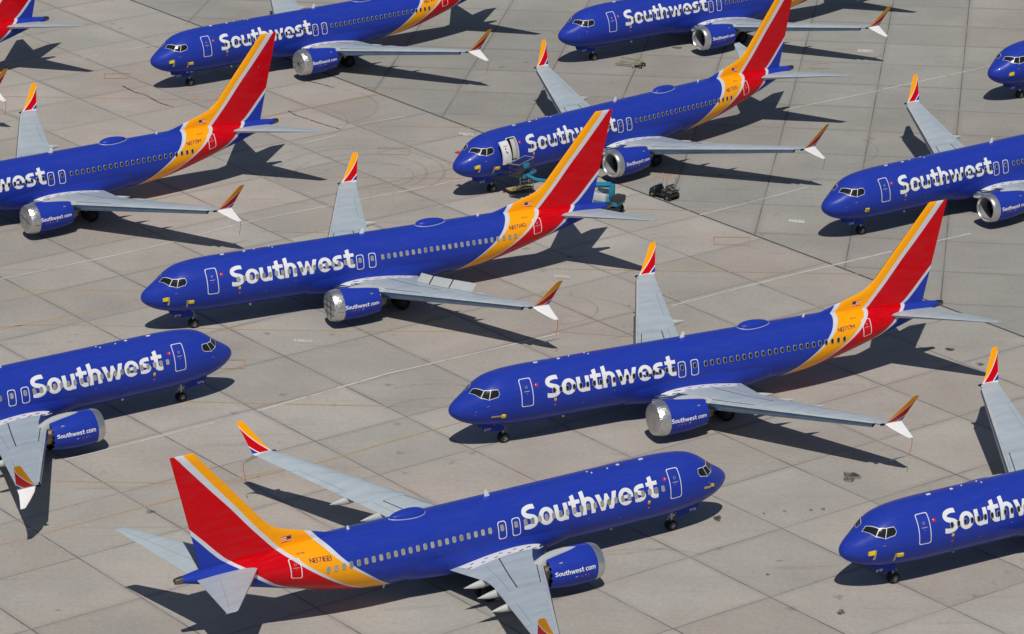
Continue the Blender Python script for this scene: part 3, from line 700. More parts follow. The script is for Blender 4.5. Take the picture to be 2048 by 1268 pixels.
# engine ------------------------------------------------------------
EZ = 1.74
NAC = [(12.85, 1.08), (12.865, 1.14), (12.93, 1.20), (13.05, 1.25), (13.25, 1.295), (13.45, 1.32), (13.9, 1.345), (14.5, 1.35), (15.1, 1.325), (15.7, 1.265), (16.2, 1.18), (16.55, 1.10)]
def nac_r(x): return float(np.interp(x, [a for a, b in NAC], [b for a, b in NAC]))
def nac_pt(x, a, sd, off=0.0): r = nac_r(x) + off; return Vector((x, sd * (4.83 + r * math.cos(a)), EZ + r * math.sin(a) * (1 if math.sin(a) > 0 else .985)))
def nacelle(sd):
    mb = MB(); n = 48; A = [2 * math.pi * k / n for k in range(n)]
    P = [[nac_pt(x, a, sd) for a in A] for x, r in NAC if x >= 13.45]
    P.append([Vector((16.55 + (.22 if k % 3 == 0 else (.10 if True else 0)) - .05, sd * (4.83 + 1.075 * math.cos(a)), EZ + 1.075 * math.sin(a))) for k, a in enumerate(A)])
    mb.grid(P, 'blue', True)
    I = [[Vector((x, sd * (4.83 + r * math.cos(a)), EZ + r * math.sin(a))) for a in A] for x, r in ((16.5, 1.06), (15.6, 1.0), (15.5, .6))]
    mb.grid([P[-1]] + I, 'dark', True); return mb
def lip(sd):
    mb = MB(); n = 48; A = [2 * math.pi * k / n for k in range(n)]
    P = [[nac_pt(x, a, sd, .001) for a in A] for x, r in reversed(NAC) if x <= 13.45]
    P += [[Vector((x, sd * (4.83 + r * math.cos(a)), EZ + r * math.sin(a))) for a in A] for x, r in ((12.86, 1.03), (12.93, .985), (13.10, .95))]
    mb.grid(P, 'lipmetal', True); return mb
def fan(sd):
    mb = MB(); n = 48; A = [2 * math.pi * k / n for k in range(n)]
    P = [[Vector((x, sd * (4.83 + r * math.cos(a)), EZ + r * math.sin(a))) for a in A] for x, r in ((13.10, .95), (13.5, .90), (13.95, .89))]
    mb.grid(P, 'ducts', True)
    V = []; F = []
    for k in range(18):                                   # twisted blades
        a = 2 * math.pi * k / 18; q = []
        for r, tw in ((.22, .5), (.55, .28), (.88, .17)):
            for s, dx in ((-1, -.10), (1, .10)): q.append(Vector((13.85 + dx, sd * (4.83 + r * math.cos(a + s * tw * .55)), EZ + r * math.sin(a + s * tw * .55))))
        b = len(V); V += q; F += [(b, b + 1, b + 3, b + 2), (b + 2, b + 3, b + 5, b + 4)]
    mb.add(V, F, 'fan')
    mb.add([Vector((14.0, sd * (4.83 + .9 * math.cos(a)), EZ + .9 * math.sin(a))) for a in A], [tuple(range(n))], 'dark')
    mb.lathe((13.35, sd * 4.83, EZ), (1, 0, 0), [(0, .001), (.05, .07), (.2, .15), (.42, .23)], 'fan', 20)
    return mb
def core(sd):
    mb = MB()
    mb.lathe((0, sd * 4.83, EZ), (1, 0, 0), [(15.6, .86), (16.3, .80), (16.9, .66), (17.25, .56), (17.2, .50), (16.9, .48)], 'hotmetal', 32)
    mb.lathe((0, sd * 4.83, EZ), (1, 0, 0), [(16.9, .42), (17.3, .33), (17.75, .12), (17.8, .01)], 'hotmetal', 24); return mb
def pylon(sd):
    mb = MB(); y = sd * 4.83; P = []
    for x, hw, zt, zb in ((14.46, .015, 2.98, 2.85), (14.7, .15, 3.02, 2.70), (15.2, .24, 3.07, 2.5), (15.85, .27, 3.05, 2.4), (16.3, .27, 3.0, 2.3), (16.8, .25, 2.86, 2.2), (17.3, .24, 2.60, 2.1), (18.2, .25, 2.35, 1.9), (19.2, .15, 2.3, 1.85), (20.1, .03, 2.3, 2.0)):
        P.append([(x, y + hw * c, zb + (zt - zb) * k) for c, k in ((-1, 0), (-1, .7), (-.75, .93), (0, 1), (.75, .93), (1, .7), (1, 0))])
    mb.grid(P, 'pale'); return mb
def com_text(sd):
    k = 2.78 / CWID; a0 = R(-1)
    fn = (lambda u, v: nac_pt(13.62 + u * k, a0 + v * .235 / 1.3, -1, .006)) if sd < 0 else (lambda u, v: nac_pt(16.45 - u * k, a0 + v * .235 / 1.3 + R(5), 1, .006))
    mb = MB()
    for part, mat in (('text', 'white'), ('heart', 'redpaint')):
        V, F = COM[part]; mb.add([fn(*p) for p in V], F, mat)
    return mb
def cowl_placards(sd):
    mb = MB()
    for x, a, L, mat in ((14.1, -.20, .10, 'redpaint'), (14.35, -.17, .07, 'winframe'), (14.6, -.20, .12, 'redpaint'), (14.95, -.17, .16, 'winframe'), (15.8, .75, .22, 'winframe')):
        mb.grid([[nac_pt(x + d * L, a + e * .06, sd, .006) for d in (0, .5, 1)] for e in (0, 1)], mat)
    for x in (14.42, 15.95):
        mb.grid([[nac_pt(x + d, a, sd, .004) for d in (0, .018)] for a in np.linspace(-1.3, 1.25, 24)], 'navy')
    mb.grid([[nac_pt(x, -.52 + e, sd, .004) for x in np.linspace(13.5, 16.3, 12)] for e in (0, .014)], 'navy')
    return mb
def foil(sd, kind):
    mb = MB(); n = 96; A = [2 * math.pi * k / n for k in range(n)]; rnd = random.Random(kind + 11)
    def wob(i, k, amp): return amp * (rnd.random() - .5)
    P = []
    rows = [(13.62, None), (13.58, .022), (13.4, .028), (13.2, .03), (13.02, .03), (12.90, .045), (12.84, .05), (12.815, -.06), (12.80, -.25), (12.80, -.5), (12.805, -.75), (12.81, -.95)]
    for i, (x, o) in enumerate(rows):
        row = []
        for k, a in enumerate(A):
            if i == 6: p = Vector((x + wob(i, k, .03), sd * (4.83 + 1.185 * math.cos(a)), EZ + 1.185 * math.sin(a)))
            elif o is None: p = nac_pt(x, a, sd, .004)
            elif x > 12.82: p = nac_pt(max(x, 12.86), a, sd, o + wob(i, k, .026)); p.x = x + wob(i, k, .022)
            else:
                r = 1.14 + o; p = Vector((x + wob(i, k, .02 if kind else .008), sd * (4.83 + r * math.cos(a)), EZ + r * math.sin(a)))
            row.append(p)
        P.append(row)
    mb.grid(P[:8], 'foil', True); mb.grid(P[7:], 'foilface', True); mb.cap(P[-1], 'foilface')
    def seam(pts, wd=.03):
        for a, b in zip(pts, pts[1:]): mb.tube([a, b], wd / 2, 'darksteel', 5, False)
    yn = 4.83
    if kind == 1:                                         # quilted foil with taped seams
        for zz in (-.55, 0, .5):
            h = math.sqrt(1.1 ** 2 - zz ** 2); seam([(12.785, sd * (yn - h), EZ + zz), (12.785, sd * (yn + h), EZ + zz)], .035)
        for yy in (-.4, .35): h = math.sqrt(1.1 ** 2 - yy ** 2); seam([(12.785, sd * (yn + yy), EZ - h), (12.785, sd * (yn + yy), EZ + h)], .035)
        for a in (R(-8), R(-50)): seam([nac_pt(x, a, sd, .035) for x in (12.87, 13.1, 13.35, 13.6)], .03)
    if kind == 2:                                         # gathered to the centre in radial folds
        for k in range(9):
            a = 2 * math.pi * k / 9 + .3; seam([(12.785, sd * (yn + r * math.cos(a + .05 * r)), EZ + r * math.sin(a + .05 * r)) for r in (.06, .5, .8, 1.08)], .022)
        mb.lathe((12.80, sd * yn, EZ), (-1, 0, 0), [(0, .13), (.03, .10), (.05, .02)], 'darksteel', 10)
    if kind == 3:                                         # one taped seam around the rim
        seam([nac_pt(x, R(-12), sd, .035) for x in (12.87, 13.1, 13.35, 13.6)], .045)
        seam([(12.785, sd * (yn + 1.1), EZ - .2), (12.785, sd * (yn - .9), EZ + .25)], .03)
    return mb

# belly, gear, small fittings -----------------------------------------
def belly():
    mb = MB(); P = []
    prof = [(1.80, 3.05), (1.92, 2.72), (1.97, 2.35), (1.93, 1.95), (1.72, 1.52), (1.30, 1.24), (.7, 1.11), (0, 1.08)]
    for x in np.linspace(12.4, 24.4, 28):
        t = (x - 12.4) / 12; k = math.sin(math.pi * min(1, max(0, t))) ** .7; row = []
        for y, z in prof:
            zf = max(z, 1.32); yf = 1.86 * math.sqrt(max(0, 1 - ((zf - 3.305) / 2.005) ** 2)) * (1 if y else 0)
            row.append((yf * .985 + (y - yf * .985) * k, zf + .02 + (z - zf - .02) * k))
        P.append([(x, y, z) for y, z in row] + [(x, -y, z) for y, z in row[-2::-1]])
    mb.grid(P, 'blue'); return mb
def hump():
    mb = MB(); n = 32
    def ring(k, z, mat=None):
        r = []
        for i in range(n):
            a = 2 * math.pi * i / n; c = math.cos(a); x = 23.3 + (1.12 * c if c < 0 else 1.40 * c) * k; y = .52 * math.sin(a) * k * (1 - .12 * c)
            r.append((x, y, z + (0 if z > 5.36 else 0) - (y * y) * .27 * (1 if z < 5.5 else .5)))
        return r
    mb.grid([ring(1.03, 5.24), ring(1.015, 5.325), ring(.98, 5.35), ring(.97, 5.34)], 'rim', True)
    rows = [ring(.97, 5.34)] + [ring(.97 * math.cos(t), 5.35 + .36 * math.sin(t)) for t in np.linspace(.25, 1.45, 8)]
    mb.grid(rows, 'blue', True); mb.cap(rows[-1], 'blue'); return mb
def blade_antenna(hh, L, mat='white'):
    mb = MB(); P = []
    for z, x0, x1, k in ((-.03, 0, L, 1), (hh * .6, L * .35, L * 1.0, .8), (hh, L * .55, L * .95, .5)):
        P.append([(x0, 0, z), ((x0 + x1) / 2, .035 * k, z), (x1, 0, z), ((x0 + x1) / 2, -.035 * k, z)])
    mb.grid(P, mat, True); mb.cap(P[-1], mat); return mb
def low_antenna(L, wd, mat='white'):
    mb = MB(); mb.box((0, 0, .02), (L, wd, .07), mat, bevel=.02); return mb
def wheel(r, wd, hub='hub'):
    mb = MB(); rr = r * .56
    mb.lathe((0, 0, 0), (0, 1, 0), [(-wd / 2 + .02, rr), (-wd / 2, r * .8), (-wd / 2 + .03, r * .93), (-wd / 4, r), (wd / 4, r), (wd / 2 - .03, r * .93), (wd / 2, r * .8), (wd / 2 - .02, rr)], 'black', 28)
    for s in (-1, 1):
        mb.lathe((0, 0, 0), (0, s, 0), [(wd / 2 - .02, rr), (wd / 2 - .05, rr * .93), (wd / 2 - .07, rr * .55), (wd / 2 - .02, rr * .42), (wd / 2 - .0, rr * .2), (wd / 2, .001)], hub, 20)
        for k in range(6):
            a = k * math.pi / 3; mb.box((rr * .72 * math.cos(a), s * (wd / 2 - .045), rr * .72 * math.sin(a)), (.05, .03, .05), 'dark')
    return mb
def nose_strut():
    mb = MB(); mb.tube([(4.02, 0, 1.55), (4.04, 0, .75), (4.05, 0, .34)], [.10, .085, .06], 'steel', 10)
    mb.tube([(4.05, -.30, .34), (4.05, .30, .34)], .06, 'steel', 8); mb.tube([(3.2, 0, 1.45), (4.0, 0, .95)], .045, 'steel', 8)
    mb.tube([(4.16, 0, 1.0), (4.34, 0, .72), (4.12, 0, .45)], .035, 'steel', 6); mb.box((3.93, 0, 1.02), (.16, .22, .18), 'pale', bevel=.03); return mb
def nose_door(sd, code):
    mb = MB(); y = sd * .36
    pts = [(2.15, 1.66), (3.0, 1.50), (3.92, 1.40), (3.92, .98), (2.75, 1.10), (2.38, 1.18)]
    V = [(x, y + sd * .06 * (1 - (z - .98) / .7), z) for x, z in pts] + [(x, y + sd * (.06 * (1 - (z - .98) / .7) + .03), z) for x, z in pts]
    mb.add(V, [tuple(range(6)), tuple(range(6, 12))] + [(i, (i + 1) % 6, 6 + (i + 1) % 6, 6 + i) for i in range(6)], 'blue')
    if code:
        c, wd = text_cells(code, .08, .0); k = .50 / wd; V, F = c['text']
        fn = (lambda u, v: (2.42 + u * k, -.36 - .06 - .036, 1.19 + v * .15)) if sd < 0 else (lambda u, v: (2.92 - u * k, .36 + .06 + .036, 1.19 + v * .15))
        mb.add([fn(*p) for p in V], F, 'white')
    return mb
def main_strut(sd):
    mb = MB(); y = sd * 2.86
    mb.tube([(19.5, y - sd * .1, 2.2), (19.55, y, 1.3), (19.6, y, .56)], [.16, .14, .10], 'steel', 10); mb.tube([(19.6, y - .5, .56), (19.6, y + .5, .56)], .08, 'steel', 8)
    mb.tube([(19.5, y - sd * 1.2, 1.9), (19.56, y, 1.2)], .07, 'steel', 8)
    mb.box((19.55, y + sd * .32, 1.45), (1.0, .05, 1.1), 'pale', bevel=.02); return mb
def cover(kind, sd):
    """yellow protective probe covers taped on the nose"""
    mb = MB()
    def pad(x0, x1, f0, f1, mat, off):
        P = [[fus(x, f, sd, off) for x in np.linspace(x0, x1, 4)] for f in np.linspace(f0, f1, 4)]
        Q = [[fus(x, f, sd, .004) for x in np.linspace(x0, x1, 4)] for f in np.linspace(f0, f1, 4)]
        mb.grid(P, mat)
        for a, b in ((P[0], Q[0]), (P[-1], Q[-1])): mb.grid([a, b], mat)
        mb.grid([[r[0] for r in P], [r[0] for r in Q]], mat); mb.grid([[r[-1] for r in P], [r[-1] for r in Q]], mat)
    if kind == 'fore': pad(1.27, 1.62, R(-8), R(4), 'yellow', .10); pad(1.62, 1.74, R(-27), R(3), 'tape', .03)
    if kind == 'aft': pad(3.12, 3.50, R(-25), R(-18), 'yellow', .10); pad(2.98, 3.10, R(-38), R(-17), 'tape', .03)
    if kind == 'long': pad(2.45, 3.15, R(-26), R(-22.5), 'tape', .03); pad(3.15, 3.42, R(-27), R(-20), 'yellow', .11)
    if kind == 'trailing': pad(1.80, 2.08, R(-3), R(4), 'yellow', .11); pad(2.08, 2.66, R(-7), R(-2), 'tape', .03)
    if kind == 'stub': pad(3.10, 3.42, R(-27), R(-17), 'yellow', .08); pad(3.22, 3.30, R(-24), R(-20), 'dark', .095)
    if kind == 'square': pad(1.35, 1.75, R(-10), R(3), 'yellow', .09)
    return mb
def placards(sd):
    mb = MB()
    def chip(x, s, wd, ht, mat, off=.010, r=.02): on_fus(mb, [(x + a, s + b) for a, b in rrect(wd, ht, r)], sd, off, mat, 0)
    x = 7.05
    chip(x, s_of(3.22), .17, .18, 'yellow'); chip(x, s_of(3.22), .07, .06, 'redpaint', .014); chip(x, s_of(3.04), .15, .06, 'redpaint'); chip(x, s_of(2.93), .15, .06, 'dark'); chip(x, s_of(2.84), .15, .06, 'winframe'); chip(x, s_of(2.73), .12, .05, 'redpaint')
    on_fus(mb, [(5.74 + .12 * math.cos(k * math.pi / 6), s_of(4.36) + .12 * math.sin(k * math.pi / 6)) for k in range(12)], sd, .010, 'redpaint', 0)
    on_fus(mb, [(5.74 + .035 * math.cos(k * math.pi / 4) - .05, s_of(4.36) + .035 * math.sin(k * math.pi / 4) + .03) for k in range(8)], sd, .014, 'white', 0)
    for x, z in ((1.43, 3.37), (1.40, 2.98), (11.55, 3.1), (9.2, 2.6)): chip(x, s_of(z), .08, .05, 'winframe')
    chip(2.2, s_of(3.55), .22, .03, 'winframe')
    return mb
def streamer(sd, L):
    mb = MB(); P = []; x, y, z = 25.12, sd * 17.9, 2.92
    for t in np.linspace(0, 1, 8): P.append([(x + .05 * math.sin(5 * t) + d, y - sd * .12 * t + .02 * math.sin(9 * t), z - L * t) for d in (-.022, .022)])
    mb.grid(P, 'red'); return mb
def open_door():
    mb = MB(); rows = []; rows2 = []
    for a in np.linspace(R(-8), R(49), 10):
        r = []; r2 = []
        for u in np.linspace(0, 1, 5):
            p = fus(5.0, a, -1); x = 3.30 + .95 * u; y = p.y - .64 + .12 * u
            r.append((x, y, p.z + .02)); r2.append((x, y + .14, p.z + .02))
        rows.append(r); rows2.append(r2)
    mb.grid(rows, 'white'); mb.grid(rows2, 'blue'); n = len(rows)
    for k in (0, -1): mb.grid([rows[k], rows2[k]], 'white'); mb.grid([[r[k] for r in rows], [r[k] for r in rows2]], 'white')
    def at(i, u): p = Vector(rows[i][0]).lerp(Vector(rows[i][-1]), u); p.y -= .03; return p
    mb.box(at(6, .42), (.10, .06, .10), 'dark', bevel=.02); mb.tube([at(5, .38), at(4, .6)], .035, 'darksteel', 6); mb.box(at(3, .75), (.07, .05, .07), 'winframe')
    mb.tube([at(7, .2), at(7, .75)], .018, 'redpaint', 5)
    mb.box(at(0, .6) + Vector((0, 0, .06)), (.55, .1, .12), 'winframe', bevel=.02)
    mb.tube([fus(4.5, R(20), -1, 0), (4.2, fus(5, R(20), -1).y - .5, fus(5, R(20), -1).z)], .05, 'steel', 6)
    return mb

GROUP = 'airliners parked on the apron'
def airliner(key, x, y, h, side, label, reg=None, code=None, shaded=False, cover_kinds=(), foilk=None, opened=False, spoilers=False, streamers=(1.3,)):
    root = bpy.data.objects.new('parked_airliner', None); COL.objects.link(root); root.location = (x, y, 0); root.rotation_euler = (0, 0, R(h)); root.empty_display_size = 2
    tag(root, label, 'airliner', GROUP)
    s = -1 if side == 'port' else 1
    def part(name, key, fn, parent=root, loc=None, rot=None, **k): return put(name, cached(key, fn, **k), parent, loc, rot)
    F = part('fuselage', ('fuselage', opened), lambda: fuselage(opened))
    part('tail_cone', 'tail_cone', lambda: (lambda m: (m.lathe((0, 0, 4.59), (1, 0, 0), [(38.58, .245), (38.8, .225), (39.05, .185), (39.06, .15), (38.9, .13)], 'hotmetal', 24), m)[1])(MB()), F)
    part('belly_fairing', 'belly_fairing', belly, F)
    part('antenna_dome', 'antenna_dome', hump, F)
    part('antenna', ('antenna', 1), lambda: blade_antenna(.42, .42), F, (17.55, 0, 5.30)); part('antenna', ('antenna', 2), lambda: blade_antenna(.26, .24), F, (27.35, 0, 5.28))
    part('antenna', ('antenna', 3), lambda: blade_antenna(.30, .30), F, (8.4, 0, 1.31), (math.pi, 0, 0))
    for xx, L in ((6.46, .30), (8.2, .20)): part('antenna', ('plate', L), lambda: low_antenna(L, .14), F, (xx, 0, 5.31))
    for xx, yy in ((9.07, .15), (10.3, .25), (10.46, -.05)): part('antenna', ('plate', 0), lambda: low_antenna(.10, .08), F, (xx, yy, 5.30))
    part('drain_mast', 'drain_mast', lambda: blade_antenna(.22, .2, 'pale'), F, (25.2, .4, 1.34), (math.pi, 0, 0))
    for sd in (-1, 1):
        part('cockpit_frame', ('cockpit_frame', sd), lambda: cockpit_frame(sd), F)
        for k in range(3): part('cockpit_window', ('cockpit_window', k, sd), lambda: cockpit_pane(k, sd), F)
        part('airline_title', ('airline_title', sd), lambda: title(sd), F, smooth=False)
    # doors, windows, lettering on the side the photograph shows
    if not opened: part('passenger_door', ('front_door', s), lambda: door(4.985, s_of(3.02), s_of(4.83), .88, s, True), F)
    else:
        d = part('passenger_door', 'open_door', open_door, F); d['label'] = 'white inner face of the open front door'
        part('door_outline', 'door_outline', lambda: (lambda m: (ring_on_fus(m, 4.985, (DOOR[2] + DOOR[3]) / 2 * 1.95, .98, (DOOR[3] - DOOR[2]) * 1.95 + .1, .14, .055, -1, .008, 'white'), m)[1])(MB()), F)
    part('passenger_door', ('rear_door', s), lambda: door(31.86, s_of(2.98), s_of(4.66), .72, s, True), F)
    for xc in (16.80, 17.80): part('overwing_exit', ('exit', xc, s), lambda: door(xc, s_of(3.16), s_of(4.25), .60, s, False, .17, .05), F)
    wx = [29.84 - .508 * k for k in range(23)] + [17.80, 16.80] + [16.12 - .508 * k for k in range(19)]
    if s > 0: wx += [6.47, 5.96]
    wrnd = random.Random(key)
    for xx in wx:
        zc, rz, ry = sec(xx); f = math.asin((3.85 - zc) / rz); p = fus(xx, f, s, .012)
        dy = (sec(xx + .3)[2] - sec(xx - .3)[2]) / .6 * math.cos(f)
        wk = wrnd.choice(('shade', 'shade', 'shade', 'shade_dark', 'shade_light')) if shaded else None
        part('cabin_window', ('cabin_window', wk), lambda: cabin_window(wk), F, p, (-f, 0, (math.pi if s > 0 else 0) + (math.atan(dy) * (1 if s > 0 else -1))), smooth=False)
    part('placard', ('placard', s), lambda: placards(s), F, smooth=False)
    if reg: part('registration_number', ('registration', reg, s), lambda: registration(reg, s), F, smooth=False)
    if reg: part('fleet_code', ('fleet_code', reg, s), lambda: fleet_code(reg, s), F, smooth=False)
    if opened: part('probe_cover', 'red_probe_cover', lambda: (lambda m: (m.box((1.55, 1.28, 3.62), (.45, .50, .10), 'red', bevel=.03), m)[1])(MB()), F)['label'] = 'red cover on the far side of the nose'
    for k in cover_kinds: part('probe_cover', ('probe_cover', k, s), lambda: cover(k, s), F)
    T = part('tail_fin', 'tail_fin', fin); part('rudder_line', 'rudder_line', rudder_line, T); part('flag_decal', ('flag_decal', s), lambda: flag(s), T, smooth=False)
    for sd in (-1, 1):
        W = part('wing', ('wing', sd), lambda: wing(sd), angle=30)
        part('leading_edge_slat', ('leading_edge_slat', sd), lambda: slat(sd), W, angle=60); part('polished_leading_edge', ('polished_leading_edge', sd), lambda: inboard_edge(sd), W, angle=60)
        part('panel_lines', ('panel_lines', sd), lambda: wing_lines(sd), W, smooth=False); part('wing_root_fairing', ('root_strip', sd), lambda: root_strip(sd), W, smooth=False)
        for xt, yy in ((22.35, 4.75), (22.75, 6.95), (23.45, 9.6)): part('flap_fairing', ('flap_fairing', yy, sd), lambda: flap_fairing(xt, yy, sd), W)
        part('upper_winglet', ('upper_winglet', sd), lambda: blade(UP, sd, 'winglet', .05), W); part('lower_winglet', ('lower_winglet', sd), lambda: blade(DN, sd, 'white', .05), W)
        part('tip_light', ('tip_light', sd), lambda: (lambda m: (m.box((23.42, sd * 16.93, 3.78), (.30, .16, .12), 'dark', bevel=.03), m)[1])(MB()), W)
        k_ = 0 if sd == s else 1
        if streamers and k_ < len(streamers) and streamers[k_]: part('warning_streamer', ('warning_streamer', sd, streamers[k_]), lambda: streamer(sd, streamers[k_]), W)
        if spoilers and sd == s:
            for a, b in ((4.15, 5.35), (5.45, 7.35), (7.45, 9.75)): part('raised_spoiler', ('raised_spoiler', a, sd), lambda: spoiler(a, b, sd, R(58)), W)
        E_ = part('engine', ('engine', sd), lambda: nacelle(sd), None, (.10, sd * 4.83 * .09, EZ * .09)); E_.scale = (1, .91, .91); E_.parent = root; part('engine_pylon', ('pylon', sd), lambda: pylon(sd), W); part('exhaust_nozzle', ('exhaust', sd), lambda: core(sd), E_)
        part('intake_lip', ('intake_lip', sd), lambda: lip(sd), E_)
        if foilk is None: part('fan', ('fan', sd), lambda: fan(sd), E_)
        else: part('intake_cover', ('intake_cover', foilk, sd), lambda: foil(sd, foilk), E_, angle=8)
        if sd == s: part('engine_lettering', ('engine_lettering', sd), lambda: com_text(sd), E_, smooth=False)
        part('cowl_placard', ('cowl_placard', sd), lambda: cowl_placards(sd), E_, smooth=False)
        H = part('tailplane', ('tailplane', sd), lambda: stab(sd), angle=30); part('elevator_line', ('elevator_line', sd), lambda: elevator_line(sd), H)
        G = part('main_landing_gear', ('main_strut', sd), lambda: main_strut(sd))
        for d in (-.43, .43): part('wheel', ('wheel', 1), lambda: wheel(.56, .40, 'darksteel'), G, (19.6, sd * 2.86 + d, .56))  # main hubs take a darker material that paints in the wing's shadow
    G = part('nose_landing_gear', 'nose_strut', nose_strut)
    for d in (-.19, .19): part('wheel', ('wheel', 0), lambda: wheel(.345, .20), G, (4.05, d, .345))
    for sd in (-1, 1): part('gear_door', ('gear_door', sd, code if sd == s else None), lambda: nose_door(sd, code if sd == s else None), G, smooth=False)
    return root

airliner('A', -4.223, 214.519, 26.387, 'port', 'blue airliner marked N8717M with a smooth foil engine cover and long yellow nose cover', 'N8717M', '8717', False, ('long',), 0)
airliner('B', -27.203, 237.672, 26.591, 'port', 'blue airliner marked N8714Q with raised wing spoilers and quilted foil engine cover', 'N8714Q', '8714', True, ('fore', 'aft'), 1, spoilers=True)
airliner('C', 13.523, 203.212, 212.102, 'stbd', 'nearest blue airliner marked N8716B pointing right with its whole red and orange tail in front', 'N8716B', '8716', True, ('trailing',), None, streamers=(0, 1.1))
airliner('D', -52.116, 256.847, 34.107, 'port', 'airliner marked N8713M, nose beyond the left edge, foil engine cover', 'N8713M', '8713', False, ('fore', 'aft'), 3, streamers=(1.15,))
airliner('E', -33.038, 303.797, 36.293, 'port', 'far airliner with radial folds in its foil engine cover, nose behind the fin of N8713M', 'N8710M', '8710', False, ('fore', 'aft'), 2)
airliner('F', -4.781, 270.534, 40.318, 'port', 'airliner marked N8732S with open white front door and a blue boom lift beside it', 'N8732$', '8732', False, ('fore', 'aft'), None, opened=True, streamers=(1.0,))
airliner('G', 4.409, 312.864, 35.584, 'port', 'farthest airliner at the top right, open engine intake, behind the fin of N8732S', None, '8725', False, (), None, streamers=(.7,))
airliner('H', 24.638, 259.508, 34.886, 'port', 'airliner at the right edge behind the N8717M fin, one small yellow nose cover', None, '8730', False, ('stub',), None)
airliner('I', 43.102, 299.589, 37.393, 'port', 'airliner at the upper right corner showing only its nose with square yellow cover', None, '8728', False, ('square',), None)
airliner('J', 19.811, 190.783, 29.936, 'port', 'airliner at the lower right with two L-shaped yellow nose covers, cut off before its engine', None, '8718', False, ('fore', 'aft'), None)
airliner('K', -19.749, 226.325, 214.066, 'stbd', 'right-pointing airliner cut off by the left edge, open bare engine, shaded windows', None, '8715', True, (), None, streamers=())
airliner('L', -75.350, 290.603, 35.483, 'port', 'airliner at the upper left corner of which only red tail and tailplane show', None, None, False, (), 0)

# ------------------------------------------------------------------ apron and its markings
mb = MB(); n = 24
xs = np.linspace(-2500, 2500, n); P = [[(x, y, 0) for x in xs] for y in np.linspace(-1500, 3500, n)]
mb.grid(P, 'ground'); tag(put('apron_ground', mb.mesh('apron_ground', smooth=False)), kind='structure')
def gribbon(mb, pts, wd, mat, z):
    pts = [Vector(p[:2]) if not isinstance(p, Vector) else p.xy for p in pts]; Q = []
    for a, b in zip(pts, pts[1:]):
        k = max(1, int((b - a).length / 2)); Q += [a.lerp(b, i / k) for i in range(k)]
    Q.append(pts[-1]); rows = []
    for i, p in enumerate(Q):
        d = (Q[min(i + 1, len(Q) - 1)] - Q[max(i - 1, 0)]).normalized(); nn = Vector((-d.y, d.x)) * wd / 2
        rows.append([(*(p - nn), z), (*(p + nn), z)])
    mb.grid(rows, mat)
def spline(pts, k=6):
    pts = [gp(*p).xy for p in pts]; P = [pts[0] * 2 - pts[1]] + pts + [pts[-1] * 2 - pts[-2]]; q = []
    for i in range(1, len(P) - 2):
        for j in range(k):
            t = j / k; q.append(.5 * (2 * P[i] + (P[i + 1] - P[i - 1]) * t + (2 * P[i - 1] - 5 * P[i] + 4 * P[i + 1] - P[i + 2]) * t * t + (3 * P[i] - P[i - 1] - 3 * P[i + 1] + P[i + 2]) * t ** 3))
    return q + [pts[-1]]
def marking(name, mat, lines, wd, z):
    m = MB()
    for L in lines: gribbon(m, spline(L), wd, mat, z)
    tag(put(name, m.mesh(name, smooth=False)), kind='structure')
marking('yellow_guide_line', 'gyellow', [[(-60, 579), (120, 580), (330, 583)], [(-60, 672), (0, 659), (150, 629), (300, 594)], [(-60, 668), (0, 655), (75, 650), (150, 650), (290, 653), (540, 660), (830, 663), (1040, 661)]], .16, .004)
marking('yellow_guide_line', 'gyellow', [[(365, 803), (560, 808), (920, 815)], [(950, 837), (800, 878), (660, 919), (572, 941), (450, 966)], [(-40, 1100), (0, 1090), (180, 1042), (362, 995), (520, 953)], [(100, 962), (250, 965), (416, 966), (489, 953), (577, 937)]], .15, .008)
marking('yellow_guide_line', 'gyellow', [[(1060, 537), (1400, 543), (1790, 549)], [(1100, 662), (1180, 668), (1290, 676)], [(1225, 417), (1350, 420), (1480, 423)], [(520, 236), (640, 211), (790, 180)], [(739, 252), (880, 254), (1000, 256)], [(520, 462), (650, 466)], [(640, 354), (780, 356), (930, 357)], [(0, 193), (200, 196), (430, 200)], [(1200, 382), (1290, 363), (1360, 345)]], .13, .012)
marking('white_edge_line', 'gwhite', [[(130, 920), (430, 845)], [(515, 822), (764, 751)], [(766, 750), (1118, 667)], [(1343, 612), (1560, 556), (1783, 503)], [(1800, 499), (1941, 467)]], .20, .016)
marking('white_edge_line', 'gwhite', [[(-40, 567), (288, 498), (517, 440), (935, 358)], [(1573, 219), (1760, 181)], [(1765, 179), (1818, 168), (1985, 131)], [(118, 125), (330, 86)], [(355, 191), (454, 176)], [(604, 288), (672, 271)], [(1400, 430), (1530, 397), (1620, 373)], [(720, 248), (810, 233)]], .17, .020)
for q in ([(1428, 474), (1499, 475), (1497, 491), (1428, 489)], [(757, 296), (821, 297), (818, 310), (756, 308)], [(209, 148), (262, 147), (255, 157), (209, 157)], [(438, 721), (490, 720), (487, 737), (440, 738)], [(1622, 128), (1656, 127), (1655, 137), (1622, 137)]):
    m = MB(); g = [gp(*p).xy for p in q]; gribbon(m, g + [g[0]], .16, 'gorange', .024)
    tag(put('orange_box_marking', m.mesh('orange_box_marking', smooth=False)), kind='structure')
rnd = random.Random(7); m = MB()
